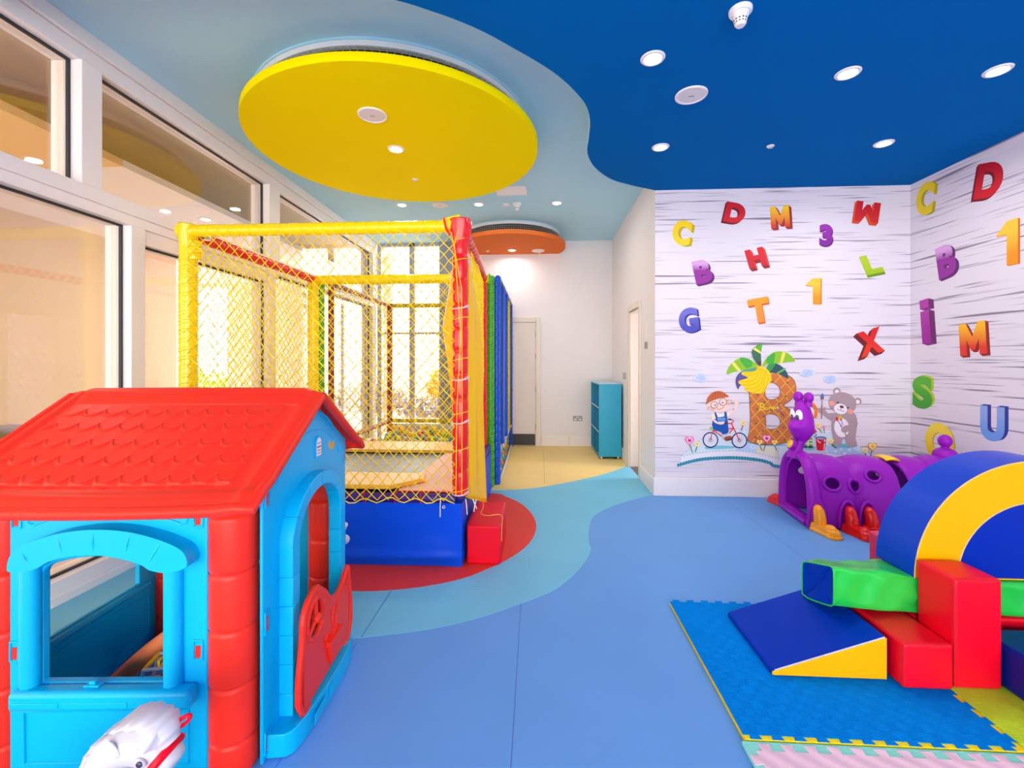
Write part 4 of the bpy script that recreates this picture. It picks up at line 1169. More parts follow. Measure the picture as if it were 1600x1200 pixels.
# ================================================================ white rocking horse in the foreground
ox, oy = -1.12, 1.15
t = thing('rocking_horse', 'white plastic rocking horse at the bottom left, its head in front of the playhouse', 'rocking horse', (ox, oy, 0))
def sk(name, verts, edges, radii, m, parent, sub=2, root=0):
    me = bpy.data.meshes.new(name); me.from_pydata([tuple(v) for v in verts], edges, [])
    o = bpy.data.objects.new(name, me); COL.objects.link(o); o.parent = parent
    md = o.modifiers.new('skin', 'SKIN'); md.use_smooth_shade = True
    for i, r in enumerate(radii):
        q = me.skin_vertices[0].data[i]
        q.radius = r if isinstance(r, tuple) else (r, r)
        q.use_root = (i == root)
    md2 = o.modifiers.new('sub', 'SUBSURF'); md2.levels = sub; md2.render_levels = sub
    me.materials.append(m)
    return o
# local axes: +x is the way it faces
V_ = [(-.10, 0, .215), (-.22, 0, .205), (-.03, 0, .245), (-.022, 0, .330), (.012, 0, .390), (.062, 0, .396), (.10, 0, .372), (.140, 0, .343), (.160, 0, .327)]
E_ = [(1, 0), (0, 2), (2, 3), (3, 4), (4, 5), (5, 6), (6, 7), (7, 8)]
R_ = [(.062, .062), (.055, .055), (.07, .07), (.078, .066), (.078, .066), (.068, .06), (.052, .047), (.042, .038), (.034, .033)]
body = sk('body', V_, E_, R_, white_toy, t)
b = MB()
def mane(u, v):
    # ridge of hair from withers over the crest to the forelock
    pts = [(-.082, .26), (-.076, .33), (-.058, .385), (-.026, .430), (.014, .461), (.062, .472), (.106, .464), (.136, .438), (.138, .40)]
    k = u * (len(pts) - 1); i = min(int(k), len(pts) - 2); f = k - i
    x = pts[i][0] + (pts[i + 1][0] - pts[i][0]) * f; z = pts[i][1] + (pts[i + 1][1] - pts[i][1]) * f
    g = 2 * PI * v
    w = .05 * math.sin(PI * (.1 + .8 * u)) ** .6
    th = .030
    rip = 1 + .06 * math.sin(u * 70)
    return (x + th * math.cos(g) * .8 * rip, w * math.sin(g) * rip, z - .018 + th * math.cos(g) * .6 * rip)
b.grid(mane, 90, 20)
b.build('mane', [white_toy], t, local=True, smooth=50)
b = MB()
def lock(u, v):
    g, tt = 2 * PI * u, PI * v
    p = Vector((.034 * math.sin(tt) * math.cos(g), .056 * math.sin(tt) * math.sin(g), .044 * math.cos(tt)))
    p *= 1 + .035 * math.sin(9 * g)
    return Vector((.112, 0, .418)) + Matrix.Rotation(.55, 3, 'Y') @ p
b.grid(lock, 90, 24, closeu=True)
b.build('forelock', [white_toy], t, local=True, smooth=80)
for s in (-1, 1):
    b = MB(); b.ball((.04, s * .060, .412), (.028, .006, .012), 12, 8, Matrix.Rotation(.9, 3, 'Y')); b.build('ear', [white_toy], t, local=True)
    b = MB(); b.ball((.104, s * .050, .374), (.017, .008, .011), 14, 8, Matrix.Rotation(.5, 3, 'Y')); e_ = b.build('eye', [M('horse_eye_rim', (206, 200, 206), .3)], t, local=True)
    b = MB(); b.ball((.106, s * .056, .374), (.009, .004, .008), 12, 8); b.build('pupil', [M('horse_pupil', (60, 58, 76), .2)], e_, local=True)
    b = MB(); b.lathe((.022, s * .0665, .345), [(.001, -.006), (.02, -.006), (.022, 0), (.02, .006), (.001, .006)], 18, axis='Y'); b.build('handle_plug', [M('horse_brown_plug', (178, 146, 96), .5)], t, local=True)
b = MB()
for cpos, rad in (((.125, .352), .047),):
    ringp = [(.124 + math.sin(a) * rad * .62, math.cos(a) * rad * .95, .348 + math.sin(a) * rad * .78) for a in [2 * PI * k / 28 for k in range(28)]]
    b.tube(ringp, .011, 8, closed=True)
b.build('noseband', [vinyl_red], t, local=True)
b = MB(); b.tube([(.158 + .020 * math.cos(a) + .006 * math.sin(a), .02 + .004 * math.cos(a), .425 + .014 * math.sin(a) + .010 * math.cos(a)) for a in [2 * PI * k / 22 for k in range(22)]], .0055, 8, closed=True)
b.build('rein_ring', [vinyl_red], t, local=True)
b = MB(); b.ball((-.285, 0, .15), (.025, .02, .07), 12, 8); b.build('tail', [white_toy], t, local=True)
for x in (-.20, -.02):
    for s in (-1, 1):
        b = MB(); b.tube([(x, s * .045, .22), (x * 1.06, s * .07, .12), (x * 1.12 + (.02 if x > -.1 else 0), s * .085, .045)], [.035, .026, .022], 12); b.build('leg', [white_toy], t, local=True)
for s in (-1, 1):
    b = MB(); b.tube(smoothed([(-.33, s * .085, .075), (-.22, s * .085, .032), (-.10, s * .085, .0225), (.02, s * .085, .032), (.13, s * .085, .075)], 5, False), .022, 10); b.build('rocker', [plastic_red], t, local=True)
# ================================================================ caterpillar tunnel
CA = math.radians(-6)
ct = thing('caterpillar_tunnel', 'purple plastic caterpillar tunnel with a smiling head by the mural wall', 'play tunnel', (2.335, 4.22, 0), CA)
HWD, HGT = .285, .575
def bulge(x, L, n):
    t = (x / L * n) % 1.0
    return math.sin(PI * t) ** .55
def tunnel_segment(L, n, lead, holes, name, bend=0.0, origin=(0, 0, 0), rot=0.0):
    X = Matrix.Translation(Vector(origin)) @ Matrix.Rotation(rot, 4, 'Z')
    def P(u, v):
        x = u * L
        k = .9 + .1 * bulge(x, L, n)
        g = -.24 + (PI + .48) * v
        c, s = math.cos(g), math.sin(g)
        e = .82
        yy = -HWD * k * math.copysign(abs(c) ** e, c)
        zz = .11 + (HGT - .11) * k * math.copysign(abs(s) ** e, s) if s > 0 else .11 + .5 * s
        return X @ Vector((x, yy, max(zz, .004)))
    NU, NV = int(L * 110), 72
    b = MB()
    w = NU + 1
    vs = [P(i / NU, j / NV) for j in range(NV + 1) for i in range(NU + 1)]
    fs = []
    def inside(u, v, m=1.0):
        return any(((u * L - hx) / (rx * m)) ** 2 + ((v - hv) / (rv * m)) ** 2 < 1 for hx, hv, rx, rv in holes)
    for j in range(NV):
        for i in range(NU):
            if inside((i + .5) / NU, (j + .5) / NV): continue
            a = j * w + i
            fs.append((a, a + 1, a + 1 + w, a + w))
    b.add(vs, fs)
    bmv = b.build(name, [plastic_purple], ct, local=True, smooth=70)
    me = bmv.data
    bm2 = bmesh.new(); bm2.from_mesh(me)
    bmesh.ops.delete(bm2, geom=[v for v in bm2.verts if not v.link_faces], context='VERTS')
    bm2.to_mesh(me); bm2.free()
    md = bmv.modifiers.new('solid', 'SOLIDIFY'); md.thickness = .02; md.offset = -1
    for hx, hv, rx, rv in holes:
        b = MB()
        b.tube([P((hx + rx * 1.02 * math.cos(a)) / L, hv + rv * 1.02 * math.sin(a)) for a in [2 * PI * k / 36 for k in range(36)]], .014, 8, closed=True)
        b.build('window_rim', [plastic_purple], bmv, local=True, smooth=70)
    return bmv, P
hl = [(.175, .215, .066, .040), (.35, .215, .045, .040), (.50, .275, .055, .040), (.175, .785, .066, .040), (.50, .725, .055, .040)]
seg1, P1 = tunnel_segment(.70, 2, True, hl, 'body_section')
seg2, P2 = tunnel_segment(.58, 2, False, [(.17, .215, .066, .04), (.17, .785, .066, .04)], 'body_section', origin=(.73, .0, 0), rot=math.radians(12))
# entrance ring
def ring_path(k=1.0, z0=.05):
    p = []
    for i in range(41):
        g = -.30 + (PI + .60) * i / 40
        c, s = math.cos(g), math.sin(g)
        p.append((-.285 * k * math.copysign(abs(c) ** .8, c), .12 + (.46 if s > 0 else .30) * k * math.copysign(abs(s) ** .8, s)))
    return p
b = MB()
rp = ring_path()
path = [(.012, y, max(z, .035)) for y, z in rp]
b.tube(path, .034, 10, closed=True)
b.v = [(x * 1.6, y, z) for x, y, z in b.v]
b.v = [(x, y, max(z, .0028)) for x, y, z in b.v]
b.build('entrance_ring', [plastic_purple], ct, local=True, smooth=70)
b = MB(); b.tube([(-.02, -.24, .03), (-.02, .24, .03)], .026, 10); b.build('entrance_sill', [plastic_purple], ct, local=True, smooth=60)
# yellow disc on the chest, connectors
b = MB(); b.lathe((0, 0, 0), [(.001, .012), (.036, .010), (.042, 0), (.042, -.01)], 24, axis='X')
Rn = Matrix.Rotation(PI, 3, 'Z') @ Matrix.Rotation(-.35, 3, 'Y')
b.v = [tuple(Rn @ Vector(p) + Vector((-.055, -.02, .665))) for p in b.v]
tag(b.build('chest_button', [plastic_yellow], ct, local=True), 'yellow round button')
b = MB(); b.lathe((0, 0, 0), [(.052, -.02), (.056, .0), (.05, .008), (.044, .008)], 24, axis='X', cap=False)
b.v = [tuple(Rn @ Vector(p) + Vector((-.05, -.02, .665))) for p in b.v]
b.build('button_collar', [plastic_purple], ct, local=True)
for x0, sc in ((.035, 1), (.72, 1)):
    b = MB(); b.grid(lambda u, v: Vector(P1(.5, .40 + .2 * v)) * 1.0, 1, 1)
    b = MB()
    def strap(u, v, x0=x0):
        q = P1(0.02, .425 + .15 * v)
        return Vector((x0 - .05 + .11 * u, q.y, q.z + .028 + .012 * math.sin(PI * u)))
    b.grid(strap, 6, 10)
    o = b.build('yellow_connector', [plastic_yellow], ct, local=True, smooth=50); md = o.modifiers.new('solid', 'SOLIDIFY'); md.thickness = .014
# neck and head
b = MB()
nk = [((0.0, 0, .55), (.10, .10)), ((.0, 0, .61), (.066, .062)), ((.03, 0, .68), (.05, .046)), ((.05, 0, .76), (.056, .052))]
path = [Vector(p) for p, r in nk]
b.tube(smoothed(path, 4, False), [nk[0][1][0] + (nk[min(i // 4 + 1, 3)][1][0] - nk[0][1][0]) * 0 for i in range(1)] * 0 + [.075, .068, .062, .057, .053, .049, .046, .044, .043, .044, .047, .051, .056], 18)
b.build('neck', [plastic_purple], ct, local=True, smooth=70)
HD = Vector((.045, -.01, .868))
HR = rotz(math.radians(28))           # turned to face the room
def head(u, v):
    g = 2 * PI * u; t = PI * v
    x, y, z = math.sin(t) * math.cos(g), math.sin(t) * math.sin(g), math.cos(t)
    rz_ = .192
    k = 1.0
    rx, ry = .090, .088
    # narrower crown, full cheeks, muzzle towards -x
    k = 1 - .22 * max(0, z) ** 1.5 + .14 * math.exp(-((z + .45) / .38) ** 2)
    p = Vector((x * rx * k, y * ry * k, z * rz_))
    fx = max(0, -x) 
    p.x -= .055 * fx ** 3 * math.exp(-((z + .22) / .22) ** 2)          # nose
    p.x -= .03 * fx ** 2 * math.exp(-((z + .62) / .22) ** 2)           # chin
    p.x += .012 * fx ** 2 * math.exp(-((z + .47) / .06) ** 2) * math.exp(-(y / .55) ** 2)   # mouth line
    return HD + HR @ p
b = MB(); b.grid(head, 64, 44, closeu=True)
hd_ = b.build('head', [plastic_purple], ct, local=True, smooth=80)
for s in (-1, 1):
    c = HD + HR @ Vector((.015, s * .05, .182))
    b = MB(); b.ball(c + Vector((0, 0, .034)), (.036, .043, .05), 18, 12, HR); b.tube([c - Vector((0, 0, .05)), c + Vector((0, 0, .03))], [.03, .024], 12)
    b.build('ear', [plastic_purple], hd_, local=True, smooth=80)
    c = HD + HR @ Vector((-.076, s * .031, .055))
    b = MB(); b.ball(c, (.016, .031, .055), 20, 14, HR @ rotz(-s * .30) @ Matrix.Rotation(-.10, 3, 'Y')); ey = b.build('eye', [M('eye_white', (244, 240, 244), .3)], hd_, local=True, smooth=80)
    c2 = HD + HR @ Vector((-.0905, s * .026, .040))
    b = MB(); b.ball(c2, (.008, .016, .027), 16, 10, HR @ rotz(-s * .22)); b.build('pupil', [M('eye_grey', (84, 84, 92), .3)], ey, local=True, smooth=80)
b = MB(); b.tube([HD + HR @ Vector((-.098 + .05 * (y / .05) ** 2 * .5, y, -.095 + .02 * (y / .05) ** 2)) for y in [-.055 + .011 * k for k in range(11)]], .006, 8); b.build('mouth', [M('caterpillar_dark_purple', (82, 22, 110), .4)], hd_, local=True, smooth=80)
# feet
def foot(x, y, s, m, rz=0.0, sc=1.0):
    R = rotz(rz)
    b = MB()
    def sole(u, v):
        pass
    out = smoothed([(-.062, 0), (-.055, -.10), (-.06, -.19), (-.035, -.235), (.035, -.235), (.06, -.19), (.055, -.10), (.062, 0), (.05, .05), (-.05, .05)], 4)
    def ring(k, z, sh=0.0): return [(a * k, c * k + sh, z) for a, c in out]
    lv = [(1.06, .0026), (1.06, .022), (.99, .026), (.97, .058), (.86, .078)]
    vs = []; n = len(out)
    for k, z in lv: vs += [Vector(p) for p in ring(k, z)]
    fs = [tuple(range(n - 1, -1, -1))]
    for i in range(len(lv) - 1):
        fs += [(i * n + q, i * n + (q + 1) % n, (i + 1) * n + (q + 1) % n, (i + 1) * n + q) for q in range(n)]
    fs.append(tuple(range((len(lv) - 1) * n, len(lv) * n)))
    T = Matrix.Translation(Vector((x, y, 0))) @ Matrix.Diagonal((sc, s * sc, sc, 1)) 
    T = Matrix.Translation(Vector((x, y, 0))) @ Matrix.Rotation(rz, 4, 'Z') @ Matrix.Diagonal((sc, s * sc, sc, 1))
    b.X = T
    b.add(vs, fs)
    b.ball((0, -.15, .066), (.048, .062, .046), 16, 10)
    b.tube([(0, -.02, .04), (0, -.015, .14), (0, .0, .20), (0, .02, .235), (0, .03, .25)], [.058, .054, .048, .034, .01], 16)
    return tag(b.build('foot', [m], ct, local=True, smooth=60), 'orange boot' if m is plastic_orange else 'red boot')
foot(.03, -.335, 1, plastic_orange, math.radians(14), .84); foot(.03, .30, -1, foot_red, math.radians(20), .82)
foot(.27, -.335, 1, foot_red, math.radians(14), .84); foot(.27, .30, -1, foot_red, 0, .82)
foot(.42, -.325, 1, foot_red, math.radians(38), .84); foot(.42, .30, -1, plastic_orange, 0, .82)
foot(.68, -.315, 1, plastic_orange, math.radians(12), .82); foot(.72, .30, -1, foot_red, 0, .82)
foot(1.0, -.255, 1, foot_red, math.radians(12), .82); foot(1.0, .36, -1, plastic_orange, 0, .82)
for x, y in ((.27, -.292), (.42, -.292), (.68, -.292), (.03, -.30)):
    b = MB(); b.tube([(x + .062 * math.cos(a), y, max(.02 + .225 * max(0, math.sin(a)) ** .8, .012)) for a in [PI * k / 16 for k in range(17)]], .014, 8)
    b.build('foot_arch', [plastic_purple], ct, local=True, smooth=70)
# tail end
b = MB(); te = [(0, HGT - .03), (.02, HGT + .02), (.05, HGT + .045)]
b.ball((1.27, .13, .575), (.085, .10, .07), 20, 12); b.build('tail_mount', [plastic_purple], ct, local=True, smooth=80)
b = MB(); b.ball((1.27, .13, .70), (.05, .055, .058), 20, 14); b.tube([(1.27, .13, .60), (1.27, .13, .69)], .03, 14); b.build('tail', [plastic_purple], ct, local=True, smooth=80)
# ================================================================ puzzle mats
def mat_tex(name, rgb, style):
    m = M(name, rgb, .9, .03, vary=.04, vscale=6)
    nt = m.node_tree; N = nt.nodes; L = nt.links
    bs = N['Principled BSDF']; tc = [n for n in N if n.type == 'TEX_COORD'][0]
    def wave(ax, sc):
        w = N.new('ShaderNodeTexWave'); w.wave_type = 'BANDS'; w.bands_direction = ax; w.inputs['Scale'].default_value = sc; w.inputs['Distortion'].default_value = 0
        L.new(tc.outputs['Object'], w.inputs['Vector']); return w.outputs['Fac']
    bp = N.new('ShaderNodeBump'); bp.inputs['Strength'].default_value = .8; bp.inputs['Distance'].default_value = .003
    if style == 'weave':
        ck = N.new('ShaderNodeTexChecker'); ck.inputs['Scale'].default_value = 24
        mpz = N.new('ShaderNodeMapping'); mpz.inputs['Location'].default_value = (.003, .003, .013)
        L.new(tc.outputs['Object'], mpz.inputs['Vector']); L.new(mpz.outputs[0], ck.inputs['Vector'])
        mx = N.new('ShaderNodeMix'); mx.data_type = 'FLOAT'
        L.new(ck.outputs['Fac'], mx.inputs[0]); L.new(wave('X', 45), mx.inputs[2]); L.new(wave('Y', 45), mx.inputs[3])
        h = mx.outputs[0]
    else:
        h = wave('DIAGONAL', 7)
    L.new(h, bp.inputs['Height'])
    old = bs.inputs['Base Color'].links[0].from_socket
    mr = N.new('ShaderNodeMapRange'); mr.inputs['To Min'].default_value = .86 if style == 'weave' else .95; mr.inputs['To Max'].default_value = 1.06 if style == 'weave' else 1.02
    L.new(h, mr.inputs['Value'])
    vm = N.new('ShaderNodeVectorMath'); vm.operation = 'SCALE'
    L.new(old, vm.inputs[0]); L.new(mr.outputs[0], vm.inputs['Scale']); L.new(vm.outputs[0], bs.inputs['Base Color'])
    L.new(bp.outputs['Normal'], bs.inputs['Normal'])
    return m
mat_blue = mat_tex('blue_foam_mat', (0, 140, 234), 'weave'); mat_lime = mat_tex('lime_foam_mat', (206, 244, 60), 'weave')
mat_pink = mat_tex('pink_foam_mat', (244, 204, 216), 'diag'); mat_mint = M('mint_foam_edge', (140, 226, 206), .6, .3); mat_yel = M('yellow_foam_layer', (250, 216, 0), .6, .3)
def jig(x0, x1, y0, y1, n, d, sides='lrfb', seed=0):
    """rectangle outline with dovetail teeth sticking outward by d on the listed sides"""
    rr = random.Random(seed)
    def edge(ax, ay, bx, by, on):
        out = []
        if not on: return [(ax, ay)]
        L = math.hypot(bx - ax, by - ay); ux, uy = (bx - ax) / L, (by - ay) / L; nx, ny = uy, -ux
        out.append((ax, ay))
        p = L / n
        for k in range(n):
            s = k * p
            for ds, dn in ((.29, 0), (.23, d), (.77, d), (.71, 0)):
                out.append((ax + ux * (s + ds * p) + nx * dn, ay + uy * (s + ds * p) + ny * dn))
        return out
    return edge(x0, y0, x1, y0, 'f' in sides) + edge(x1, y0, x1, y1, 'r' in sides) + edge(x1, y1, x0, y1, 'b' in sides) + edge(x0, y1, x0, y0, 'l' in sides)
def floor_mat(name, x0, x1, y0, y1, top, base, label, sides, d=.022, zb=.0185, zt=.021, n=12, gap=.0015):
    t = thing(name, label, 'floor mat', ((x0 + x1) / 2, (y0 + y1) / 2, 0), 0, 'foam puzzle mats')
    b = MB(); b.prism([[(x0 - d if 'l' in sides else x0, y0 - d if 'f' in sides else y0), (x1 + d if 'r' in sides else x1, y0 - d if 'f' in sides else y0),
                        (x1 + d if 'r' in sides else x1, y1 + d if 'b' in sides and base is not mat_yel else y1), (x0 - d if 'l' in sides else x0, y1 + d if 'b' in sides and base is not mat_yel else y1)]], XY, .0006, zb)
    if base is mat_mint: b.box(x0 - d, x1 + d, y1 + d, y1 + d + .012, .0006, zb)
    b.build('base_layer', [base], t, smooth=0, bevel=.002)
    b = MB(); b.prism([jig(x0, x1, y0, y1, n, d, sides)], XY, zb, zt); b.build('top_layer', [top], t, smooth=0, bevel=.0015, segs=2)
    return t
floor_mat('puzzle_mat', .760, 1.718, 1.720, 2.65, mat_blue, mat_yel, 'blue foam puzzle mat under the blue and yellow wedge', 'frb', .0195)
floor_mat('puzzle_mat', 1.742, 2.70, 1.72, 2.63, mat_lime, mat_lime, 'lime green foam puzzle mat at the right edge under the tall red block', 'fb', .018)
floor_mat('puzzle_mat', .775, 1.735, .70, 1.652, mat_pink, mat_mint, 'pale pink foam puzzle mat with a mint edge at the bottom right', 'lfb', .030, zb=.017, zt=.0195)
# ================================================================ soft play foam
ZM = .0225
t = thing('foam_wedge', 'blue foam wedge with a yellow side, on the blue puzzle mat', 'foam wedge', (1.27, 2.28, ZM))
wp_ = [(1.030, ZM), (1.515, ZM), (1.515, .205), (1.50, .210), (1.038, .05), (1.026, .04)]
b = MB(); b.prism([wp_], FX, 2.043, 2.51)
for i, f in enumerate(b.f):
    ys = {round(b.v[k][1], 3) for k in f}
    b.m[i] = 1 if ys == {2.043} else 0
b.build('cover', [vinyl_blue, vinyl_yellow], t, smooth=20, bevel=.007)
b = MB(); b.tube([(x, 2.041, z) for x, z in [(1.038, .05), (1.50, .21)]], .0028, 6); tag(b.build('piping', [M('pale_piping', (196, 196, 220), .5)], t), 'pale piping')
def block(x0, x1, y0, y1, z0, z1, m, label, name='foam_block', bev=.014, group=None):
    t = thing(name, label, 'foam block', ((x0 + x1) / 2, (y0 + y1) / 2, z0), 0, group)
    b = MB()
    w = random.Random(label)
    # slightly pillowed faces
    n = 10
    def face(o, u, v, nx):
        def P(a, c):
            p = Vector(o) + Vector(u) * a + Vector(v) * c
            return p + Vector(nx) * (.004 * math.sin(PI * a) * math.sin(PI * c))
        b.grid(P, n, n)
    dx, dy, dz = x1 - x0, y1 - y0, z1 - z0
    face((x0, y0, z0), (dx, 0, 0), (0, 0, dz), (0, -1, 0)); face((x0, y1, z0), (dx, 0, 0), (0, 0, dz), (0, 1, 0))
    face((x0, y0, z0), (0, dy, 0), (0, 0, dz), (-1, 0, 0)); face((x1, y0, z0), (0, dy, 0), (0, 0, dz), (1, 0, 0))
    face((x0, y0, z1), (dx, 0, 0), (0, dy, 0), (0, 0, 1)); face((x0, y0, z0), (dx, 0, 0), (0, dy, 0), (0, 0, 0))
    b.build('cover', [m], t, smooth=35, bevel=bev)
    b = MB(); b.tube([(x0 + .002, y0 + .002, z0 + .01), (x0 + .002, y0 + .002, z1 - .01)], .0022, 5)
    b.tube([(x0 + .01, y0 + .002, z1 - .003), (x1 - .01, y0 + .002, z1 - .003)], .0018, 5)
    b.build('seam', [M('red_seam_' + m.name, tuple(int(c) for c in ((190, 20, 34) if m is vinyl_red else (8, 34, 120))), .5)], t)
    return t
block(1.538, 1.744, 1.992, 2.45, ZM, .2145, vinyl_red, 'low red foam block between the wedge and the tall red block')
block(1.754, 1.949, 2.005, 2.195, ZM, .487, vinyl_red, 'tall upright red foam block in front of the blue arch')
block(2.0, 2.19, 2.665, 2.85, .003, .385, M('crimson_vinyl', (214, 24, 70), .34, .5, bump=.05, bscale=25), 'crimson foam block standing behind the left foot of the arch')
block(1.963, 2.45, 1.45, 2.15, ZM, .205, M('navy_vinyl', (6, 28, 132), .34, .2, bump=.06, bscale=18), 'dark blue foam block at the right edge beside the tall red block', bev=.02)
block(1.757, 2.86, 2.215, 2.45, ZM, .215, vinyl_red, 'long red foam block under the green bolsters behind the tall red block')
# green bolsters
def bolster(x0, x1, y0, y1, z0, z1, label, end, puff, seed):
    t = thing('foam_bolster', label, 'foam bolster', ((x0 + x1) / 2, (y0 + y1) / 2, z0))
    def P(u, v):
        x = x0 + (x1 - x0) * u
        g = 2 * PI * v
        c, s = math.cos(g), math.sin(g)
        e = .24
        e0 = 1 + puff * (1 - u) ** 2
        yy = (y0 + y1) / 2 + (y1 - y0) / 2 * math.copysign(abs(c) ** e, c)
        zz = s and math.copysign(abs(s) ** e, s)
        zc = z0 + (z1 - z0) / 2 * e0 + ((.03 - .085 * ((yy - y0) / (y1 - y0))) * (1 - u) ** 2 if puff else 0)
        z = zc + (z1 - z0) / 2 * e0 * zz
        wv = noise.noise(Vector((x * 9 + seed, yy * 9, z * 12))) * .024 + noise.noise(Vector((x * 5 + z * 14, seed, yy * 3))) * .03
        ed = math.sin(PI * min(1, max(0, u))) ** .5
        if zz > -.9 and z > z0 + .02: z += wv * ed * (.1 if x > 1.74 else 1) * (1 if z < z1 - .02 or x < 1.74 else .3)
        if c < 0: yy += wv * .5 * ed + (.020 * math.sin((x - x0) * 18 + (z - z0) * 46) + .010 * math.sin((x - x0) * 41 - (z - z0) * 30)) * ed * (1 - abs(zz))
        return Vector((x, yy, max(z, z0 - (.036 * max(0, 1 - u * 4.5) if puff else 0))))
    b = MB(); b.grid(lambda u, v: P(u, v), 44, 64)
    b.v = b.v
    b.build('cover', [vinyl_green], t, smooth=75)
    b = MB()
    rim = [P(0, k / 40) for k in range(40)]
    c0 = sum((Vector(p) for p in rim), Vector()) / 40
    vs = [c0 + Vector((.012, 0, 0))] + [c0 + (Vector(p) - c0) * .55 + Vector((.004 + .004 * math.sin(k), 0, 0)) for k, p in enumerate(rim)] + [Vector(p) for p in rim]
    fs = [(0, 1 + k, 1 + (k + 1) % 40) for k in range(40)] + [(1 + k, 41 + k, 41 + (k + 1) % 40, 1 + (k + 1) % 40) for k in range(40)]
    b.add(vs, fs); tag(b.build('end_panel', [vinyl_blue], t, smooth=60), 'blue end panel')
    b = MB(); b.tube([Vector(p) for p in rim], .004, 6, closed=True); b.build('piping', [vinyl_green], t)
    rim = [P(1, k / 40) for k in range(40)]
    b = MB(); b.add([Vector(p) for p in rim], [tuple(range(40))]); tag(b.build('end_panel', [vinyl_blue], t, smooth=0), 'blue end panel')
    return t
bolster(1.392, 2.0, 2.205, 2.46, .2175, .388, 'green crumpled foam bolster with a blue end lying over the wedge', 'l', .12, 2.0)
bolster(2.02, 2.88, 2.205, 2.46, .2175, .388, 'green foam bolster at the right edge under the blue half disc', 'r', 0, 9.0)
# arch and half disc
AX, AZ, AY0, AY1 = 2.315, .3905, 2.215, 2.455
t = thing('foam_arch', 'blue and yellow foam arch standing on the green bolsters', 'foam arch', (AX, 2.32, AZ))
RO, RI = .556, .362
oa = arc(AX, AZ, RO, 0, 180, 64); ia = arc(AX, AZ, RI, 180, 0, 64)
b = MB(); b.prism([oa + ia], FX, AY0, AY1)
for i, f in enumerate(b.f):
    ys = {round(b.v[k][1], 3) for k in f}
    b.m[i] = 1 if len(ys) == 1 else 0
b.build('cover', [M('bright_blue_vinyl', (0, 66, 196), .34, .15, bump=.06, bscale=14), vinyl_yellow], t, smooth=30, bevel=.008)
b = MB(); b.tube([(x, AY0 - .001, z) for x, z in arc(AX, AZ, RO - .002, 0, 180, 64)], .003, 6); b.tube([(x, AY0 - .001, z) for x, z in arc(AX, AZ, RI + .002, 0, 180, 64)], .003, 6)
tag(b.build('piping', [M('gold_piping', (226, 190, 120), .4)], t), 'pale gold piping')
t = thing('foam_half_disc', 'dark blue foam half disc filling the inside of the arch', 'foam block', (AX, 2.32, AZ))
ha = arc(AX, AZ, RI - .005, 0, 180, 48)
b = MB(); b.prism([ha], FX, AY0 + .004, AY1 - .01); b.build('cover', [M('deep_blue_vinyl', (0, 42, 164), .34, .12, bump=.05, bscale=14)], t, smooth=30, bevel=.01)
b = MB(); b.tube([(AX - RI + .02, AY0 + .003, AZ + .004), (AX + RI - .02, AY0 + .003, AZ + .004)], .0035, 6); tag(b.build('piping', [vinyl_yellow], t), 'yellow piping')
# ================================================================ printed wall graphics (flat prints on the wallpaper)
def ink(c):
    return M('ink_%d_%d_%d' % tuple(c), c, .5, .3, vary=.02)
def two_tone(name, top, bot, z0, z1, cut, soft):
    m = M(name, bot, .5, .3); nt = m.node_tree; N = nt.nodes; L = nt.links
    tc = [n for n in N if n.type == 'TEX_COORD'][0]
    sx = N.new('ShaderNodeSeparateXYZ'); L.new(tc.outputs['Object'], sx.inputs[0])
    mr = N.new('ShaderNodeMapRange'); c = z0 + (z1 - z0) * cut; h = (z1 - z0) * soft
    mr.inputs['From Min'].default_value = c - h; mr.inputs['From Max'].default_value = c + h
    L.new(sx.outputs['Z'], mr.inputs['Value'])
    mx = N.new('ShaderNodeMix'); mx.data_type = 'RGBA'
    mx.inputs[6].default_value = [lin(v) for v in bot] + [1]; mx.inputs[7].default_value = [lin(v) for v in top] + [1]
    L.new(mr.outputs[0], mx.inputs[0]); L.new(mx.outputs[2], N['Principled BSDF'].inputs['Base Color'])
    return m
YM, XR = 4.83, 3.80
def wall_point(wall):
    if wall == 'mural': return lambda h, z, l: (h, YM - .0008 - l, z)
    return lambda h, z, l: (XR - .0008 - l, YM - h, z)

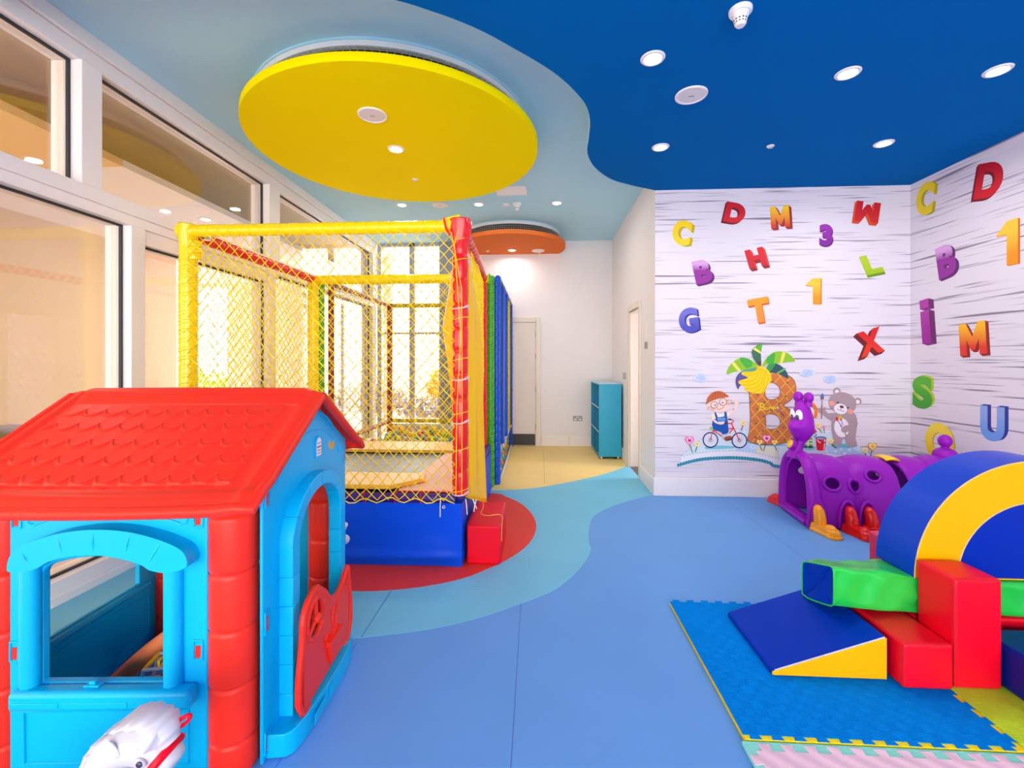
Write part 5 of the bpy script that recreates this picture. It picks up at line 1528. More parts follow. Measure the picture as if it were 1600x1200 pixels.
MP = [(0, 0), (0, 1), (.28, 1), (.5, .56), (.72, 1), (1, 1), (1, 0), (.73, 0), (.73, .48), (.57, .14), (.43, .14), (.27, .48), (.27, 0)]
CUSTOM = {'M': [MP], 'W': [[(x, 1 - y) for x, y in MP]], '1': [[(0, .72), (.5, 1), (1, 1), (1, 0), (.5, 0), (.5, .70)]], 'i': [[(0, .80), (1, .80), (1, 1), (0, 1)], [(0, 0), (1, 0), (1, .74), (0, .74)]]}
def glyph_mesh(ch, bold):
    if ch in CUSTOM:
        vs, fs, be = [], [], []
        asp = {'1': .5, 'i': .3, 'M': .95, 'W': 1.1}[ch]
        for lp in CUSTOM[ch]:
            o = len(vs); vs += [(x * asp, y) for x, y in lp]
            for t in tessellate_polygon([[Vector((x, y, 0)) for x, y in lp]]):
                q = [i + o for i in t]
                ar = sum(vs[q[i]][0] * vs[q[(i + 1) % 3]][1] - vs[q[(i + 1) % 3]][0] * vs[q[i]][1] for i in range(3))
                fs.append(q if ar > 0 else q[::-1])
            n = len(lp); ar = sum(lp[i - 1][0] * lp[i][1] - lp[i][0] * lp[i - 1][1] for i in range(n))
            be += [(o + i, o + (i + 1) % n) if ar > 0 else (o + (i + 1) % n, o + i) for i in range(n)]
        return vs, fs, be
    cu = bpy.data.curves.new('glyph', 'FONT'); cu.body = ch; cu.size = 1; cu.offset = bold; cu.resolution_u = 6; cu.fill_mode = 'FRONT'
    ob = bpy.data.objects.new('glyph', cu)
    me = bpy.data.meshes.new_from_object(ob)
    bm = bmesh.new(); bm.from_mesh(me)
    bmesh.ops.remove_doubles(bm, verts=bm.verts, dist=1e-4)
    vs = [(v.co.x, v.co.y) for v in bm.verts]
    bm.verts.index_update()
    fs = []
    for f in bm.faces:
        q = [v.index for v in f.verts]
        a = sum(vs[q[i]][0] * vs[q[(i + 1) % len(q)]][1] - vs[q[(i + 1) % len(q)]][0] * vs[q[i]][1] for i in range(len(q)))
        fs.append(q if a > 0 else q[::-1])
    cnt = {}
    for q in fs:
        for i in range(len(q)):
            cnt[(q[i], q[(i + 1) % len(q)])] = 1
    be = [e for e in cnt if (e[1], e[0]) not in cnt]
    bm.free(); bpy.data.objects.remove(ob); bpy.data.curves.remove(cu); bpy.data.meshes.remove(me)
    return vs, fs, be

LETTER_N = [0]
def letter(ch, wall, box, rot, ext, top, bot, side, side2, label, cut=.5, soft=.25, bold=.06, shear=0.0, group='letter and number prints on the wall'):
    vs, fs, be = glyph_mesh(ch, bold)
    a = math.radians(rot); c, s = math.cos(a), math.sin(a)
    vs = [(x + shear * y, y) for x, y in vs]
    # proportions of the target box before extrusion
    vs = [(c * x - s * y, s * x + c * y) for x, y in vs]
    h0, h1, z0, z1 = box
    ex, ez = ext
    W, H = (h1 - h0) - abs(ex), (z1 - z0) - abs(ez)
    x0 = min(v[0] for v in vs); x1 = max(v[0] for v in vs); y0 = min(v[1] for v in vs); y1 = max(v[1] for v in vs)
    fx = h0 + max(0, -ex); fz = z0 + max(0, -ez)
    vs = [(fx + (x - x0) / (x1 - x0) * W, fz + (y - y0) / (y1 - y0) * H) for x, y in vs]
    wp_ = wall_point(wall)
    b = MB(); l = 0.0
    b.mi = 2
    b.add([wp_(x + ex, z + ez, 0) for x, z in vs], fs)
    l = .0002
    vis = []
    for i, j in be:
        p, q = vs[i], vs[j]
        nx, nz = (q[1] - p[1]), -(q[0] - p[0])
        d = nx * ex + nz * ez
        if d > 1e-9:
            vis.append((p, q, nx, nz))
    for p, q, nx, nz in vis:
        n = math.hypot(nx, nz) or 1
        b.mi = 1 if nx / n > .45 or nz / n > .8 else 2
        l += 2e-6
        b.add([wp_(p[0], p[1], l), wp_(q[0], q[1], l), wp_(q[0] + ex, q[1] + ez, l), wp_(p[0] + ex, p[1] + ez, l)], [(0, 1, 2, 3)])
    l = .001
    b.mi = 0
    b.add([wp_(x, z, l) for x, z in vs], fs)
    LETTER_N[0] += 1
    k = LETTER_N[0]
    o = b.build('letter_print' if not ch.isdigit() else 'number_print', [two_tone('letter_ink_%d' % k, top, bot, z0, z1, cut, soft), ink(side), ink(side2)], smooth=0, recalc=False, merge=False)
    return tag(o, label, 'wall print', group)
def mx(u): return .00643443 * u - 5.34058608
def mz(u, v): return 5.18469290 - .00663647 * v - 2.3519536e-5 * u
def mbox(u0, u1, v0, v1):
    um = (u0 + u1) / 2
    return (mx(u0), mx(u1), mz(um, v1), mz(um, v0))
YEL, YEL2, LIME = (244, 214, 40), (238, 206, 20), (150, 190, 40)
RED, RED2, DRED = (214, 34, 44), (196, 24, 40), (124, 20, 34)
ORA, DOR = (244, 150, 36), (206, 92, 30)
PUR, LPUR, DPUR = (150, 48, 150), (214, 160, 214), (98, 40, 104)
letter('C', 'mural', mbox(1050, 1086, 342, 384), -12, (.028, -.012), (240, 206, 20), (236, 210, 40), (196, 170, 20), (160, 170, 40), 'yellow letter C on the mural wall, top left of the letters')
letter('D', 'mural', mbox(1127, 1166, 313, 350), -12, (-.020, -.018), RED2, RED, DRED, DRED, 'red letter D on the mural wall, left of the orange topped M')
letter('M', 'mural', mbox(1204, 1240, 321, 360), 4, (.026, -.022), (246, 196, 30), (214, 60, 40), (150, 40, 34), (150, 40, 34), 'orange and red letter M on the mural wall between the red D and red W', .55, .35, bold=.03)
letter('W', 'mural', mbox(1331, 1376, 315, 355), -8, (-.024, -.026), RED2, (206, 40, 36), DRED, (214, 80, 40), 'red letter W at the top right of the mural wall')
letter('3', 'mural', mbox(1281, 1303, 351, 387), 0, (.010, -.014), (152, 52, 168), (132, 44, 154), DPUR, DPUR, 'purple number 3 on the mural wall')
letter('H', 'mural', mbox(1164, 1205, 385, 424), 14, (.030, -.030), (216, 36, 44), (196, 40, 50), (214, 60, 56), (150, 34, 40), 'red letter H in the middle of the mural wall letters')
letter('B', 'mural', mbox(1080, 1117, 405, 447), 12, (.022, -.020), LPUR, PUR, DPUR, DPUR, 'purple letter B with a lilac top on the mural wall', .72, .12)
letter('L', 'mural', mbox(1342, 1383, 400, 435), 16, (.010, -.026), (178, 204, 46), (160, 196, 30), (120, 160, 30), (110, 150, 26), 'lime green leaning letter L on the mural wall')
letter('1', 'mural', mbox(1259, 1285, 435, 476), 0, (.012, -.008), (248, 196, 60), (240, 150, 30), (214, 116, 30), (226, 130, 40), 'yellow orange number 1 on the mural wall')
letter('T', 'mural', mbox(1168, 1204, 463, 507), 10, (.016, -.018), (246, 156, 40), (248, 140, 60), (230, 120, 30), (206, 100, 30), 'orange letter T on the mural wall')
letter('G', 'mural', mbox(1060, 1096, 480, 521), 8, (.018, -.012), (110, 110, 196), (76, 78, 180), (50, 44, 130), (60, 50, 140), 'violet blue letter G low on the left of the mural wall')
letter('X', 'mural', mbox(1333, 1382, 510, 564), 14, (-.036, -.034), (214, 34, 34), (226, 60, 40), (240, 140, 40), (112, 30, 34), 'red letter X on the mural wall above the grey bear')
RB = lambda y0, y1, z0, z1: (YM - y0, YM - y1, z0, z1)
letter('C', 'right', RB(4.757, 4.51, 2.832, 3.163), -12, (.03, -.012), (236, 210, 30), (232, 206, 30), (190, 170, 20), (150, 176, 40), 'yellow letter C on the right wall by the corner')
letter('D', 'right', RB(4.186, 3.907, 2.776, 3.107), -12, (-.02, -.015), (184, 16, 36), (214, 34, 44), DRED, DRED, 'large red letter D at the top of the right wall')
letter('B', 'right', RB(4.544, 4.294, 2.161, 2.5), 10, (.028, -.02), LPUR, PUR, DPUR, DPUR, 'purple letter B with a lilac top on the right wall', .72, .12)
letter('1', 'right', RB(3.969, 3.78, 2.177, 2.544), 0, (.014, -.008), (248, 200, 60), (240, 150, 30), (214, 110, 30), (230, 130, 40), 'large yellow orange number 1 at the right edge on the right wall')
letter('i', 'right', RB(4.719, 4.524, 1.562, 2.024), 6, (.06, -.02), (176, 60, 160), (160, 40, 150), (110, 40, 100), (140, 44, 130), 'magenta letter i on the right wall', bold=.05)
letter('M', 'right', RB(4.301, 4.012, 1.439, 1.757), 4, (.028, -.018), (248, 190, 30), (224, 60, 40), (150, 40, 34), (150, 40, 34), 'orange and red letter M on the right wall', .6, .3, bold=.03)
letter('S', 'right', RB(4.804, 4.544, .939, 1.274), 0, (.028, .012), (90, 180, 50), (66, 160, 50), (170, 200, 40), (60, 120, 40), 'green letter S on the right wall by the corner')
letter('O', 'right', RB(4.652, 4.332, .457, .825), 0, (.012, -.006), (244, 222, 70), (242, 206, 20), (214, 180, 20), (214, 180, 20), 'yellow letter O on the right wall behind the caterpillar tail')
letter('U', 'right', RB(4.1, 3.867, .739, 1.043), 0, (.03, .012), (140, 170, 226), (110, 160, 226), (50, 60, 150), (90, 180, 210), 'blue letter U low on the right wall')

class Art:
    def __init__(self, name, label, base, cat='wall picture', group=None):
        self.b = MB(); self.mats = []; self.l = base; self.name = name; self.label = label; self.cat = cat; self.group = group
        self.fr = (8, 1040, 600)
    def frame(self, k): self.fr = {5: (8, 1040, 600), 6: (6.6667, 1120, 520), 7: (8, 1240, 570)}[k]; return self
    def to(self, p):
        s, ox, oy = self.fr
        u, v = ox + p[0] / s, oy + p[1] / s
        return (mx(u), mz(u, v))
    def col(self, c):
        m = ink(c)
        if m not in self.mats: self.mats.append(m)
        self.b.mi = self.mats.index(m)
    def _flat(self, loops):
        l = self.l; self.l += .00005
        lp = [[self.to(p) for p in L_] for L_ in loops]
        self.b.flat(lp, lambda a, c: (a, YM - .0008 - l, c))
    def poly(self, c, pts, sm=0, holes=()):
        self.col(c); self._flat([smoothed(pts, sm) if sm else pts] + [smoothed(h, 5) for h in holes]); return self
    def ell(self, c, cx, cy, rx, ry=None, rot=0, n=28):
        ry = rx if ry is None else ry
        a = math.radians(rot)
        self.col(c)
        self._flat([[(cx + rx * math.cos(t) * math.cos(a) - ry * math.sin(t) * math.sin(a), cy + rx * math.cos(t) * math.sin(a) + ry * math.sin(t) * math.cos(a)) for t in [2 * PI * k / n for k in range(n)]]])
        return self
    def line(self, c, pts, w, sm=0, closed=False):
        self.col(c)
        if sm: pts = smoothed(pts, sm, closed)
        if closed: pts = list(pts) + [pts[0]]
        L_, R_ = [], []
        for i, p in enumerate(pts):
            a = pts[max(i - 1, 0)]; d = pts[min(i + 1, len(pts) - 1)]
            if closed and i in (0, len(pts) - 1): a, d = pts[-2], pts[1]
            tx, ty = d[0] - a[0], d[1] - a[1]; n = math.hypot(tx, ty) or 1
            nx, ny = -ty / n * w / 2, tx / n * w / 2
            L_.append((p[0] + nx, p[1] + ny)); R_.append((p[0] - nx, p[1] - ny))
        l = self.l; self.l += .00005
        vs = [self.to(p) for p in L_] + [self.to(p) for p in R_]; k = len(pts)
        self.b.add([(x, YM - .0008 - l, z) for x, z in vs], [(i, i + 1, k + i + 1, k + i) for i in range(k - 1)])
        return self
    def dashes(self, c, pts, w, dash, gap, sm=0):
        if sm: pts = smoothed(pts, sm, False)
        acc = 0; cur = []
        for a, d in zip(pts, pts[1:]):
            L_ = math.hypot(d[0] - a[0], d[1] - a[1]); n = max(1, int(L_ / 4))
            for k in range(n):
                p = (a[0] + (d[0] - a[0]) * k / n, a[1] + (d[1] - a[1]) * k / n)
                if acc % (dash + gap) < dash: cur.append(p)
                else:
                    if len(cur) > 1: self.line(c, cur, w); self.l -= .00005
                    cur = []
                acc += L_ / n
        if len(cur) > 1: self.line(c, cur, w)
        return self
    def ring(self, c, cx, cy, r, w, ry=None): return self.line(c, [(cx + r * math.cos(2 * PI * k / 36), cy + (ry or r) * math.sin(2 * PI * k / 36)) for k in range(36)], w, closed=True)
    def heart(self, c, cx, cy, s, rot=0):
        pts = []
        a = math.radians(rot)
        for k in range(36):
            t = 2 * PI * k / 36
            x = .94 * math.sin(t) ** 3; y = -(13 * math.cos(t) - 5 * math.cos(2 * t) - 2 * math.cos(3 * t) - math.cos(4 * t)) / 16
            pts.append((cx + s * (x * math.cos(a) - y * math.sin(a)), cy + s * (x * math.sin(a) + y * math.cos(a))))
        return self.poly(c, pts)
    def done(self):
        o = self.b.build(self.name, self.mats, smooth=0, recalc=False, merge=False)
        return tag(o, self.label, self.cat, self.group)

# ---- the pale island everything stands on
A = Art('island_print', 'pale blue stitched island printed at the foot of the mural picture', 0.0)
A.frame(5).poly((236, 232, 238), [(175, 1010), (185, 925), (460, 690), (640, 620), (880, 570), (1200, 560), (1700, 560), (2130, 590), (2330, 690), (2590, 880), (2400, 1030), (1450, 1030), (1380, 1020), (1200, 960), (850, 935), (500, 950)])
A.poly((214, 228, 232), [(200, 915), (460, 700), (640, 630), (880, 590), (1040, 590), (1040, 800), (880, 840), (620, 850), (380, 880)])
A.poly((206, 226, 236), [(880, 590), (1040, 575), (1700, 575), (2130, 600), (2320, 700), (2500, 830), (2520, 900), (1960, 860), (1420, 930), (1140, 860), (880, 835)])
A.poly((186, 214, 240), [(885, 820), (1040, 700), (1150, 740), (1140, 860), (885, 840)])
A.poly((226, 228, 200), [(1150, 770), (1420, 800), (1420, 925), (1140, 858)])
A.poly((120, 200, 214), [(1030, 700), (1250, 740), (1550, 760), (1620, 740), (1600, 770), (1300, 775), (1150, 770), (1040, 740)])
A.poly((176, 206, 236), [(2000, 760), (2340, 790), (2520, 900), (2050, 860)])
A.poly((120, 200, 214), [(500, 800), (640, 780), (860, 785), (860, 810), (640, 825), (510, 825)], 4)
for p in ((2040, 870), (2130, 830), (2200, 800), (2240, 860), (2300, 810), (2390, 880), (2080, 910)): A.heart((238, 240, 246), p[0], p[1], 20)
A.ring((236, 244, 248), 1100, 785, 26, 8); A.ring((236, 244, 248), 1010, 625, 26, 8)
DASH = (84, 170, 204)
A.dashes(DASH, [(180, 1010), (185, 925), (460, 690), (640, 620), (900, 570), (1040, 578)], 6, 26, 16)
A.dashes(DASH, [(210, 920), (380, 880), (620, 850), (880, 842), (1140, 865), (1420, 935), (1700, 900), (2000, 852), (2060, 850)], 6, 26, 16)
A.dashes(DASH, [(2050, 600), (2130, 605), (2320, 700), (2600, 890)], 7, 26, 16); A.dashes(DASH, [(1420, 760), (1420, 935)], 6, 22, 14)
sea = [(140, 1040), (300, 990), (500, 950), (850, 930), (1150, 950), (1320, 990), (1350, 1020), (1450, 1032), (1600, 1030)]
A.line((40, 156, 176), sea, 34, 5); A.dashes((30, 60, 130), [(x, y - 16) for x, y in sea], 9, 22, 14, 5); A.dashes((30, 60, 130), [(x, y + 16) for x, y in sea], 9, 22, 14, 5)
A.done()
# ---- letter B palm with bananas
A = Art('palm_letter_print', 'large brown letter B palm with a bunch of bananas printed on the mural wall', .0045).frame(6)
Bo = [(335, 600), (345, 650), (350, 760), (355, 900), (345, 1020), (328, 1100), (335, 1130), (400, 1155), (520, 1166), (640, 1160), (730, 1142), (800, 1105), (850, 1030), (858, 950), (830, 870), (770, 800), (705, 755), (770, 705), (820, 640), (832, 580), (818, 510), (785, 465), (740, 440), (660, 415), (560, 402), (420, 400), (350, 440), (330, 520)]
H1 = [(520, 560), (545, 525), (600, 525), (650, 560), (668, 610), (655, 660), (600, 692), (545, 690), (515, 660), (510, 610)]
H2 = [(515, 870), (540, 848), (600, 850), (650, 880), (668, 930), (650, 980), (590, 1003), (540, 1000), (515, 985), (520, 930)]
A.poly((206, 116, 64), Bo, 5, (H1, H2))
SBo, S1, S2 = smoothed(Bo, 5), smoothed(H1, 5), smoothed(H2, 5)
def inpoly(p, poly):
    x, y = p; c = False
    for i in range(len(poly)):
        x1, y1 = poly[i - 1]; x2, y2 = poly[i]
        if (y1 > y) != (y2 > y) and x < (x2 - x1) * (y - y1) / (y2 - y1) + x1: c = not c
    return c
def in_b(p): return inpoly(p, SBo) and not inpoly(p, S1) and not inpoly(p, S2)
def clipped(c, a, d, w):
    n = 60; cur = []
    for k in range(n + 1):
        p = (a[0] + (d[0] - a[0]) * k / n, a[1] + (d[1] - a[1]) * k / n)
        if in_b(p): cur.append(p)
        else:
            if len(cur) > 1: A.line(c, cur, w); A.l -= .00005
            cur = []
    if len(cur) > 1: A.line(c, cur, w); A.l -= .00005
for k in range(-3, 9):
    clipped((240, 186, 50), (250 + k * 118, 380), (250 + k * 118 + 660, 1180), 8)
for k in range(1, 13):
    clipped((240, 186, 50), (150 + k * 118, 380), (150 + k * 118 - 760, 1180), 8)
A.l += .0001
for p in ((430, 648), (360, 720), (502, 728), (655, 735), (425, 798), (495, 875), (575, 805), (418, 945), (488, 1022), (642, 1028), (410, 1092), (740, 518), (590, 508), (715, 1108), (720, 660), (560, 1090), (700, 985)):
    if in_b(p): A.ell((128, 112, 54), p[0], p[1], 12)
A.line((120, 60, 40), Bo, 5, 5, True); A.line((120, 60, 40), H1, 4, 5, True); A.line((120, 60, 40), H2, 4, 5, True)
G1, G2, G3, G4 = (140, 192, 40), (70, 172, 60), (232, 224, 100), (60, 110, 80)
A.poly((90, 80, 150), [(225, 590), (200, 520), (215, 450), (270, 400), (340, 370), (420, 365), (330, 470), (245, 560)], 4)
A.poly((84, 158, 130), [(270, 400), (340, 368), (430, 362), (400, 400), (300, 420)], 3)
A.poly((46, 84, 96), [(745, 475), (740, 420), (700, 365), (640, 325), (560, 315), (520, 400), (640, 425)], 4)
A.poly((50, 150, 70), [(520, 400), (545, 330), (590, 316), (620, 322), (560, 405)], 3); A.poly((110, 180, 80), [(620, 420), (720, 362), (728, 378), (650, 425)])
A.poly(G1, [(105, 435), (130, 360), (180, 300), (250, 265), (330, 270), (400, 310), (450, 350), (370, 370), (260, 395), (170, 415)], 4)
A.poly(G2, [(240, 266), (300, 262), (360, 285), (375, 345), (310, 370)], 2); A.poly(G3, [(155, 320), (180, 298), (258, 395), (225, 402)])
A.poly(G1, [(818, 298), (790, 250), (740, 210), (670, 193), (600, 205), (540, 245), (500, 300), (480, 350), (560, 320), (660, 318), (740, 305)], 4)
A.poly(G2, [(610, 203), (560, 232), (520, 270), (540, 320), (600, 312)], 2); A.poly(G3, [(688, 198), (724, 205), (690, 318), (660, 318)])
A.poly(G4, [(480, 110), (465, 200), (468, 345), (430, 330), (385, 265), (368, 200), (400, 150)], 3); A.poly((96, 180, 50), [(480, 112), (440, 128), (405, 152), (468, 205)], 0)
A.poly(G3, [(402, 152), (385, 175), (466, 222), (467, 200)]); A.poly((96, 50, 96), [(410, 305), (467, 298), (468, 345), (435, 332)])
YB = (252, 210, 10)
A.poly(YB, [(440, 352), (480, 355), (540, 390), (572, 450), (570, 500), (530, 560), (500, 620), (440, 632), (380, 628), (300, 600), (295, 565), (235, 530), (240, 500), (330, 470), (270, 440), (270, 410), (360, 405), (410, 390)], 4)
for pts in ([(270, 412), (330, 420), (400, 400), (440, 365)], [(275, 445), (350, 450), (420, 420), (455, 368)], [(235, 505), (320, 510), (410, 480), (465, 370)], [(250, 545), (350, 545), (440, 500), (478, 372)],
            [(300, 585), (390, 575), (470, 520), (495, 380)], [(380, 625), (460, 580), (500, 520), (512, 390)], [(475, 622), (520, 560), (540, 480), (520, 395)]):
    A.line((196, 150, 0), pts, 4, 5)
A.line((250, 190, 20), [(415, 352), (450, 356), (480, 346)], 14)
# the painted word
W = (250, 224, 20)
A.line(W, [(425, 745), (455, 735), (475, 745)], 8, 4); A.line(W, [(462, 738), (458, 775), (450, 806)], 8, 4); A.line(W, [(455, 740), (490, 738), (488, 765), (460, 772), (498, 780), (492, 800), (440, 808)], 8, 4)
A.line(W, [(530, 785), (510, 780), (508, 800), (528, 798), (532, 780), (536, 800)], 7, 4); A.line(W, [(548, 798), (550, 770), (556, 785), (570, 768), (574, 795)], 7, 4)
A.line(W, [(606, 775), (588, 772), (584, 792), (602, 792), (610, 772), (614, 790), (640, 775)], 8, 4)
A.line((236, 232, 240), [(632, 765), (650, 795)], 10); A.line((150, 130, 190), [(646, 790), (664, 816)], 11); A.line((40, 40, 110), [(664, 816), (704, 868)], 8)
A.done()
# ---- boy on a bicycle
A = Art('boy_print', 'printed boy in blue dungarees and round glasses waving from a red bicycle', .0045).frame(5)
SK, HR_, NV, RD = (246, 214, 198), (198, 98, 54), (34, 34, 120), (220, 24, 50)
for cx in (562, 928):
    A.ell((226, 226, 226), cx, 710, 88)
    for k in range(8):
        a = PI * k / 8; A.line((170, 176, 200), [(cx + 84 * math.cos(a), 710 + 84 * math.sin(a)), (cx - 84 * math.cos(a), 710 - 84 * math.sin(a))], 3)
    A.ring(NV, cx, 710, 92, 15); A.ell((150, 140, 196), cx, 710, 24); A.ell((220, 220, 230), cx, 710, 12)
A.line((130, 196, 110), [(555, 562), (610, 566)], 36)
for pts in ([(562, 710), (588, 590), (710, 660)], [(588, 592), (650, 590)], [(928, 712), (825, 492)], [(852, 560), (798, 626)], [(856, 556), (790, 566)]): A.line(RD, pts, 13)
A.line(RD, [(770, 497), (830, 495), (852, 470), (838, 452), (810, 450)], 11, 4)
A.line((60, 50, 60), [(785, 447), (826, 449)], 18); 
A.poly((250, 232, 200), [(575, 400), (598, 372), (640, 362), (700, 380), (755, 358), (805, 340), (832, 368), (795, 405), (760, 412), (740, 440), (640, 452), (588, 464)], 3)
A.poly(SK, [(805, 345), (850, 312), (872, 262), (896, 258), (905, 280), (872, 335), (828, 382), (812, 372)], 3); A.ell(SK, 890, 240, 26, 24)
for q in ((858, 214), (874, 204), (898, 206), (918, 222), (926, 246)): A.line(SK, [(890, 240), q], 13)
A.ell((236, 160, 150), 852, 322, 12)
A.poly((240, 236, 240), [(625, 362), (680, 384), (742, 350), (738, 395), (690, 410), (645, 405)])
A.poly((16, 84, 170), [(608, 364), (630, 362), (655, 425), (738, 412), (736, 355), (764, 352), (780, 470), (792, 600), (770, 630), (716, 640), (690, 606), (640, 592), (596, 575), (582, 520), (588, 465), (630, 440)], 0)
A.poly((90, 150, 214), [(648, 428), (752, 428), (750, 470), (655, 476)]); A.dashes((226, 236, 246), [(652, 440), (750, 436)], 5, 12, 8)
A.poly(SK, [(596, 452), (632, 462), (650, 482), (735, 474), (740, 500), (690, 514), (640, 502), (606, 482)], 3); A.line((60, 44, 54), [(736, 494), (776, 496)], 20)
A.poly((200, 206, 224), [(706, 668), (742, 640), (790, 628), (780, 655), (730, 700), (712, 690)], 3)
A.poly((170, 74, 44), [(735, 676), (800, 655), (832, 664), (826, 690), (770, 704), (738, 702)], 3); A.line((50, 40, 46), [(750, 712), (800, 706), (832, 690)], 14, 3)
A.poly(SK, [(520, 262), (540, 300), (580, 338), (645, 358), (720, 352), (785, 318), (812, 262), (806, 200), (780, 160), (600, 190)], 4)
A.ell(SK, 530, 316, 17, 20); A.ell(SK, 822, 212, 16, 18); A.ell((200, 150, 140), 530, 318, 8, 11); A.ell((190, 140, 130), 823, 213, 8, 10)
A.poly(HR_, [(505, 262), (515, 200), (545, 150), (590, 110), (650, 93), (710, 100), (760, 130), (797, 162), (740, 174), (660, 190), (580, 218), (530, 248)], 3)
for k in range(7): A.line((160, 66, 40), [(650 + (k - 3) * 8, 110), (650 + (k - 3) * 26, 150), (655 + (k - 3) * 40, 196 - 8 * k + 14)], 3, 3)
A.ell((240, 172, 164), 588, 320, 30, 18); A.ell((240, 172, 164), 784, 250, 28, 20)
A.ring((60, 90, 128), 608, 268, 42, 7); A.ring((60, 90, 128), 720, 228, 45, 7); A.line((60, 90, 128), [(650, 258), (677, 245)], 6); A.line((60, 90, 128), [(567, 292), (530, 298)], 7); A.line((60, 90, 128), [(764, 216), (800, 204)], 7)
A.ell((80, 40, 40), 619, 270, 8, 10); A.ell((80, 40, 40), 714, 238, 8, 10); A.line((224, 120, 110), [(674, 258), (690, 268), (678, 276)], 4, 3); A.line((206, 40, 50), [(640, 312), (668, 324), (704, 312), (736, 284)], 6, 4)
A.done()
# ---- girl, bear, bucket
A = Art('girl_print', 'printed red haired girl half hidden behind the purple caterpillar head', .0062).frame(7)
A.ell((110, 196, 206), 200, 1030, 78, 26)
for x in (150, 217):
    A.poly((120, 170, 40), [(x - 20, 870), (x + 22, 870), (x + 24, 1010), (x - 18, 1010)])
    for y in (890, 930, 970): A.poly((214, 226, 170), [(x - 19, y), (x + 22, y), (x + 22, y + 16), (x - 19, y + 16)])
    A.ell((36, 66, 30), x - 2, 1020, 34, 13)
A.poly((214, 40, 60), [(150, 770), (240, 742), (296, 830), (250, 862), (190, 880), (110, 880)])
for p in (((165, 800), (262, 780)), ((140, 845), (285, 815)), ((190, 760), (180, 878)), ((225, 750), (245, 860))): A.line((246, 190, 196), p, 4)
A.poly((250, 226, 196), [(150, 700), (220, 760), (215, 800), (150, 790)]); A.ell((232, 100, 110), 206, 712, 34, 44)
A.ell((250, 224, 208), 180, 590, 80, 84); A.ell((242, 178, 170), 215, 626, 26, 22); A.ell((60, 40, 40), 207, 600, 9, 11); A.line((90, 60, 50), [(200, 548), (214, 540), (222, 550)], 4); A.line((206, 50, 50), [(160, 636), (172, 624)], 5)
A.poly((240, 128, 30), [(60, 500), (100, 450), (150, 430), (220, 450), (280, 500), (304, 570), (290, 655), (250, 648), (268, 570), (250, 528), (180, 522), (80, 530)], 3)
for k in range(4): A.line((206, 96, 20), [(130 + 20 * k, 446 + 6 * k), (200 + 14 * k, 470 + 10 * k), (262 + 5 * k, 520 + 10 * k)], 3, 3)
A.done()
A = Art('bear_print', 'printed grey bear holding paint brushes on the mural wall', .0062).frame(7)
GR, GD, WT = (172, 150, 156), (150, 128, 136), (240, 232, 238)
A.ell((100, 186, 200), 630, 1000, 160, 26)
for cx, cy in ((542, 325), (800, 448)): A.ell(GR, cx, cy, 46, 46); A.ell(WT, cx + (0 if cx < 600 else -4), cy + 6, 25, 25)
A.poly(GR, [(500, 600), (480, 700), (478, 800), (492, 900), (490, 980), (530, 1005), (590, 995), (610, 925), (640, 925), (660, 995), (720, 1010), (786, 990), (770, 900), (786, 780), (784, 660), (750, 590), (620, 580)], 4)
A.ell(WT, 600, 775, 92, 120, -8)
A.poly(GD, [(500, 598), (440, 602), (400, 570), (366, 590), (420, 650), (470, 680), (490, 660)], 4); A.poly(GR, [(510, 600), (440, 606), (400, 575), (360, 590), (410, 645), (462, 672), (500, 640)], 4); A.ell(GR, 355, 566, 38, 34); A.ell(GR, 392, 545, 16, 20)
A.ell(GR, 612, 470, 172, 134, 12)
A.ell((240, 160, 140), 480, 476, 36, 30, 10); A.ell((240, 160, 140), 710, 576, 36, 30, 10)
A.ell(WT, 586, 544, 82, 64, 14); A.ell((100, 54, 54), 600, 518, 26, 18, 14); A.ell((70, 44, 44), 552, 466, 13, 11); A.ell((70, 44, 44), 675, 528, 13, 11)
A.line((110, 80, 86), [(545, 536), (556, 556), (580, 558), (592, 540)], 5, 4); A.line((110, 80, 86), [(592, 540), (592, 566), (612, 576), (630, 562)], 5, 4)
A.poly(GD, [(690, 810), (780, 760), (790, 700), (720, 780)], 3); A.poly(GR, [(700, 640), (780, 640), (786, 720), (740, 790), (670, 830), (610, 835), (594, 790), (640, 750), (690, 730)], 4)
A.line((180, 104, 70), [(352, 668), (358, 500)], 13); A.line((150, 150, 200), [(358, 500), (360, 430)], 12); A.poly((60, 120, 196), [(345, 425), (340, 390), (364, 350), (382, 390), (376, 425)], 2); A.ell((140, 84, 70), 358, 412, 19, 18)
A.line((150, 130, 190), [(556, 696), (590, 750)], 10); A.line((50, 44, 110), [(586, 742), (600, 772)], 12); A.line((80, 40, 60), [(638, 838), (660, 884)], 10); A.ell((206, 30, 60), 542, 670, 15, 28, -20)
A.line((150, 130, 190), [(596, 690), (614, 745)], 10); A.ell((232, 180, 40), 584, 652, 20, 34, -12); A.ell((186, 134, 40), 590, 675, 17, 14)
A.done()
A = Art('bucket_print', 'printed red bucket of blue water between the girl and the bear', .0062).frame(7)
A.poly((222, 20, 40), [(280, 908), (412, 908), (396, 1056), (345, 1064), (294, 1056)]); A.ell((140, 16, 50), 345, 906, 68, 18); A.ell((96, 176, 232), 345, 912, 56, 12)
A.poly((250, 190, 190), [(385, 925), (402, 925), (388, 1052), (376, 1054)]); A.line((240, 240, 244), [(300, 930), (320, 958), (345, 968)], 8, 3); A.line((40, 50, 110), [(345, 968), (372, 968), (400, 958)], 14, 3)
for p in ((266, 892), (285, 872)): A.ell((60, 160, 210), p[0], p[1], 11, 15)
A.done()
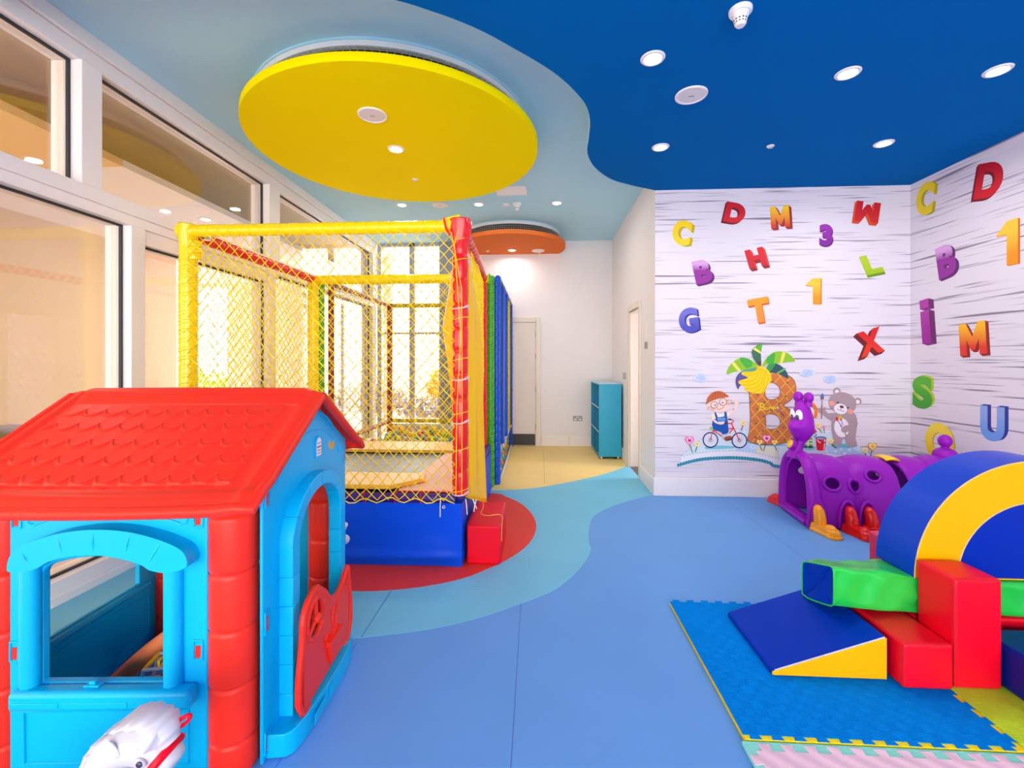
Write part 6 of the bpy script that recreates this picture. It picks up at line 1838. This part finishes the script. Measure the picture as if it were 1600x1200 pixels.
# ---- heart flowers
def flower(fr, cx, cy, s, cols, stem, label):
    A = Art('flower_print', label, .0110, 'wall picture', 'heart flower prints').frame(fr)
    A.line((50, 110, 56), [(cx, cy + s * .7), stem], 9 if s > 26 else 8)
    for c, k in zip(cols, (1, .78, .42)): A.heart(c, cx, cy + s * .05 * (1 - k), s * k)
    A.done()
PK = ((232, 90, 170), (250, 200, 226), (222, 20, 110)); YL = ((248, 226, 120), (250, 236, 160), (240, 186, 30)); GO = ((226, 160, 40), (248, 226, 150), (240, 186, 60))
flower(5, 293, 718, 62, PK, (332, 872), 'pink heart flower print at the far left of the island')
flower(5, 392, 762, 36, YL, (366, 862), 'small yellow heart flower print beside the far left pink one')
flower(5, 972, 492, 36, YL, (946, 592), 'yellow heart flower print between the bicycle and the letter B')
flower(5, 1180, 728, 38, YL, (1206, 832), 'yellow heart flower print under the letter B, left of the pink one')
flower(5, 1268, 680, 60, PK, (1224, 838), 'pink heart flower print under the letter B')
flower(5, 1366, 728, 38, YL, (1392, 830), 'yellow heart flower print under the letter B, right of the pink one')
flower(7, 310, 752, 36, YL, (354, 840), 'yellow heart flower print above the red bucket')
flower(7, 380, 772, 22, PK, (384, 846), 'tiny pink heart flower print above the red bucket')
flower(7, 466, 944, 38, YL, (532, 1030), 'yellow heart flower print at the left foot of the bear')
flower(7, 882, 1052, 36, YL, (908, 1150), 'small yellow heart flower print right of the bear')
flower(7, 974, 1002, 62, GO, (936, 1150), 'large golden heart flower print at the far right of the island')
def cloud(fr, cx, cy, w, h, label):
    A = Art('cloud_print', label, .0045, 'wall picture', 'scribbled cloud prints').frame(fr)
    rr = random.Random(int(cx))
    A.ell((218, 224, 240), cx, cy, w * .40, h * .40)
    for k in range(16):
        a = 2 * PI * k / 16; q = .55 * rr.uniform(.2, 1)
        A.ring((166, 194, 232), cx + w * .5 * q * 1.15 * math.cos(a), cy + h * .5 * q * math.sin(a) * 1.1, w * rr.uniform(.10, .17), 4, h * rr.uniform(.17, .3))
    A.done()
cloud(7, 180, 104, 250, 100, 'blue scribbled cloud print right of the palm leaves'); cloud(7, 462, 176, 220, 104, 'blue scribbled cloud print above the bear')
cloud(5, 440, -66, 215, 110, 'blue scribbled cloud print above the boy on the bicycle')
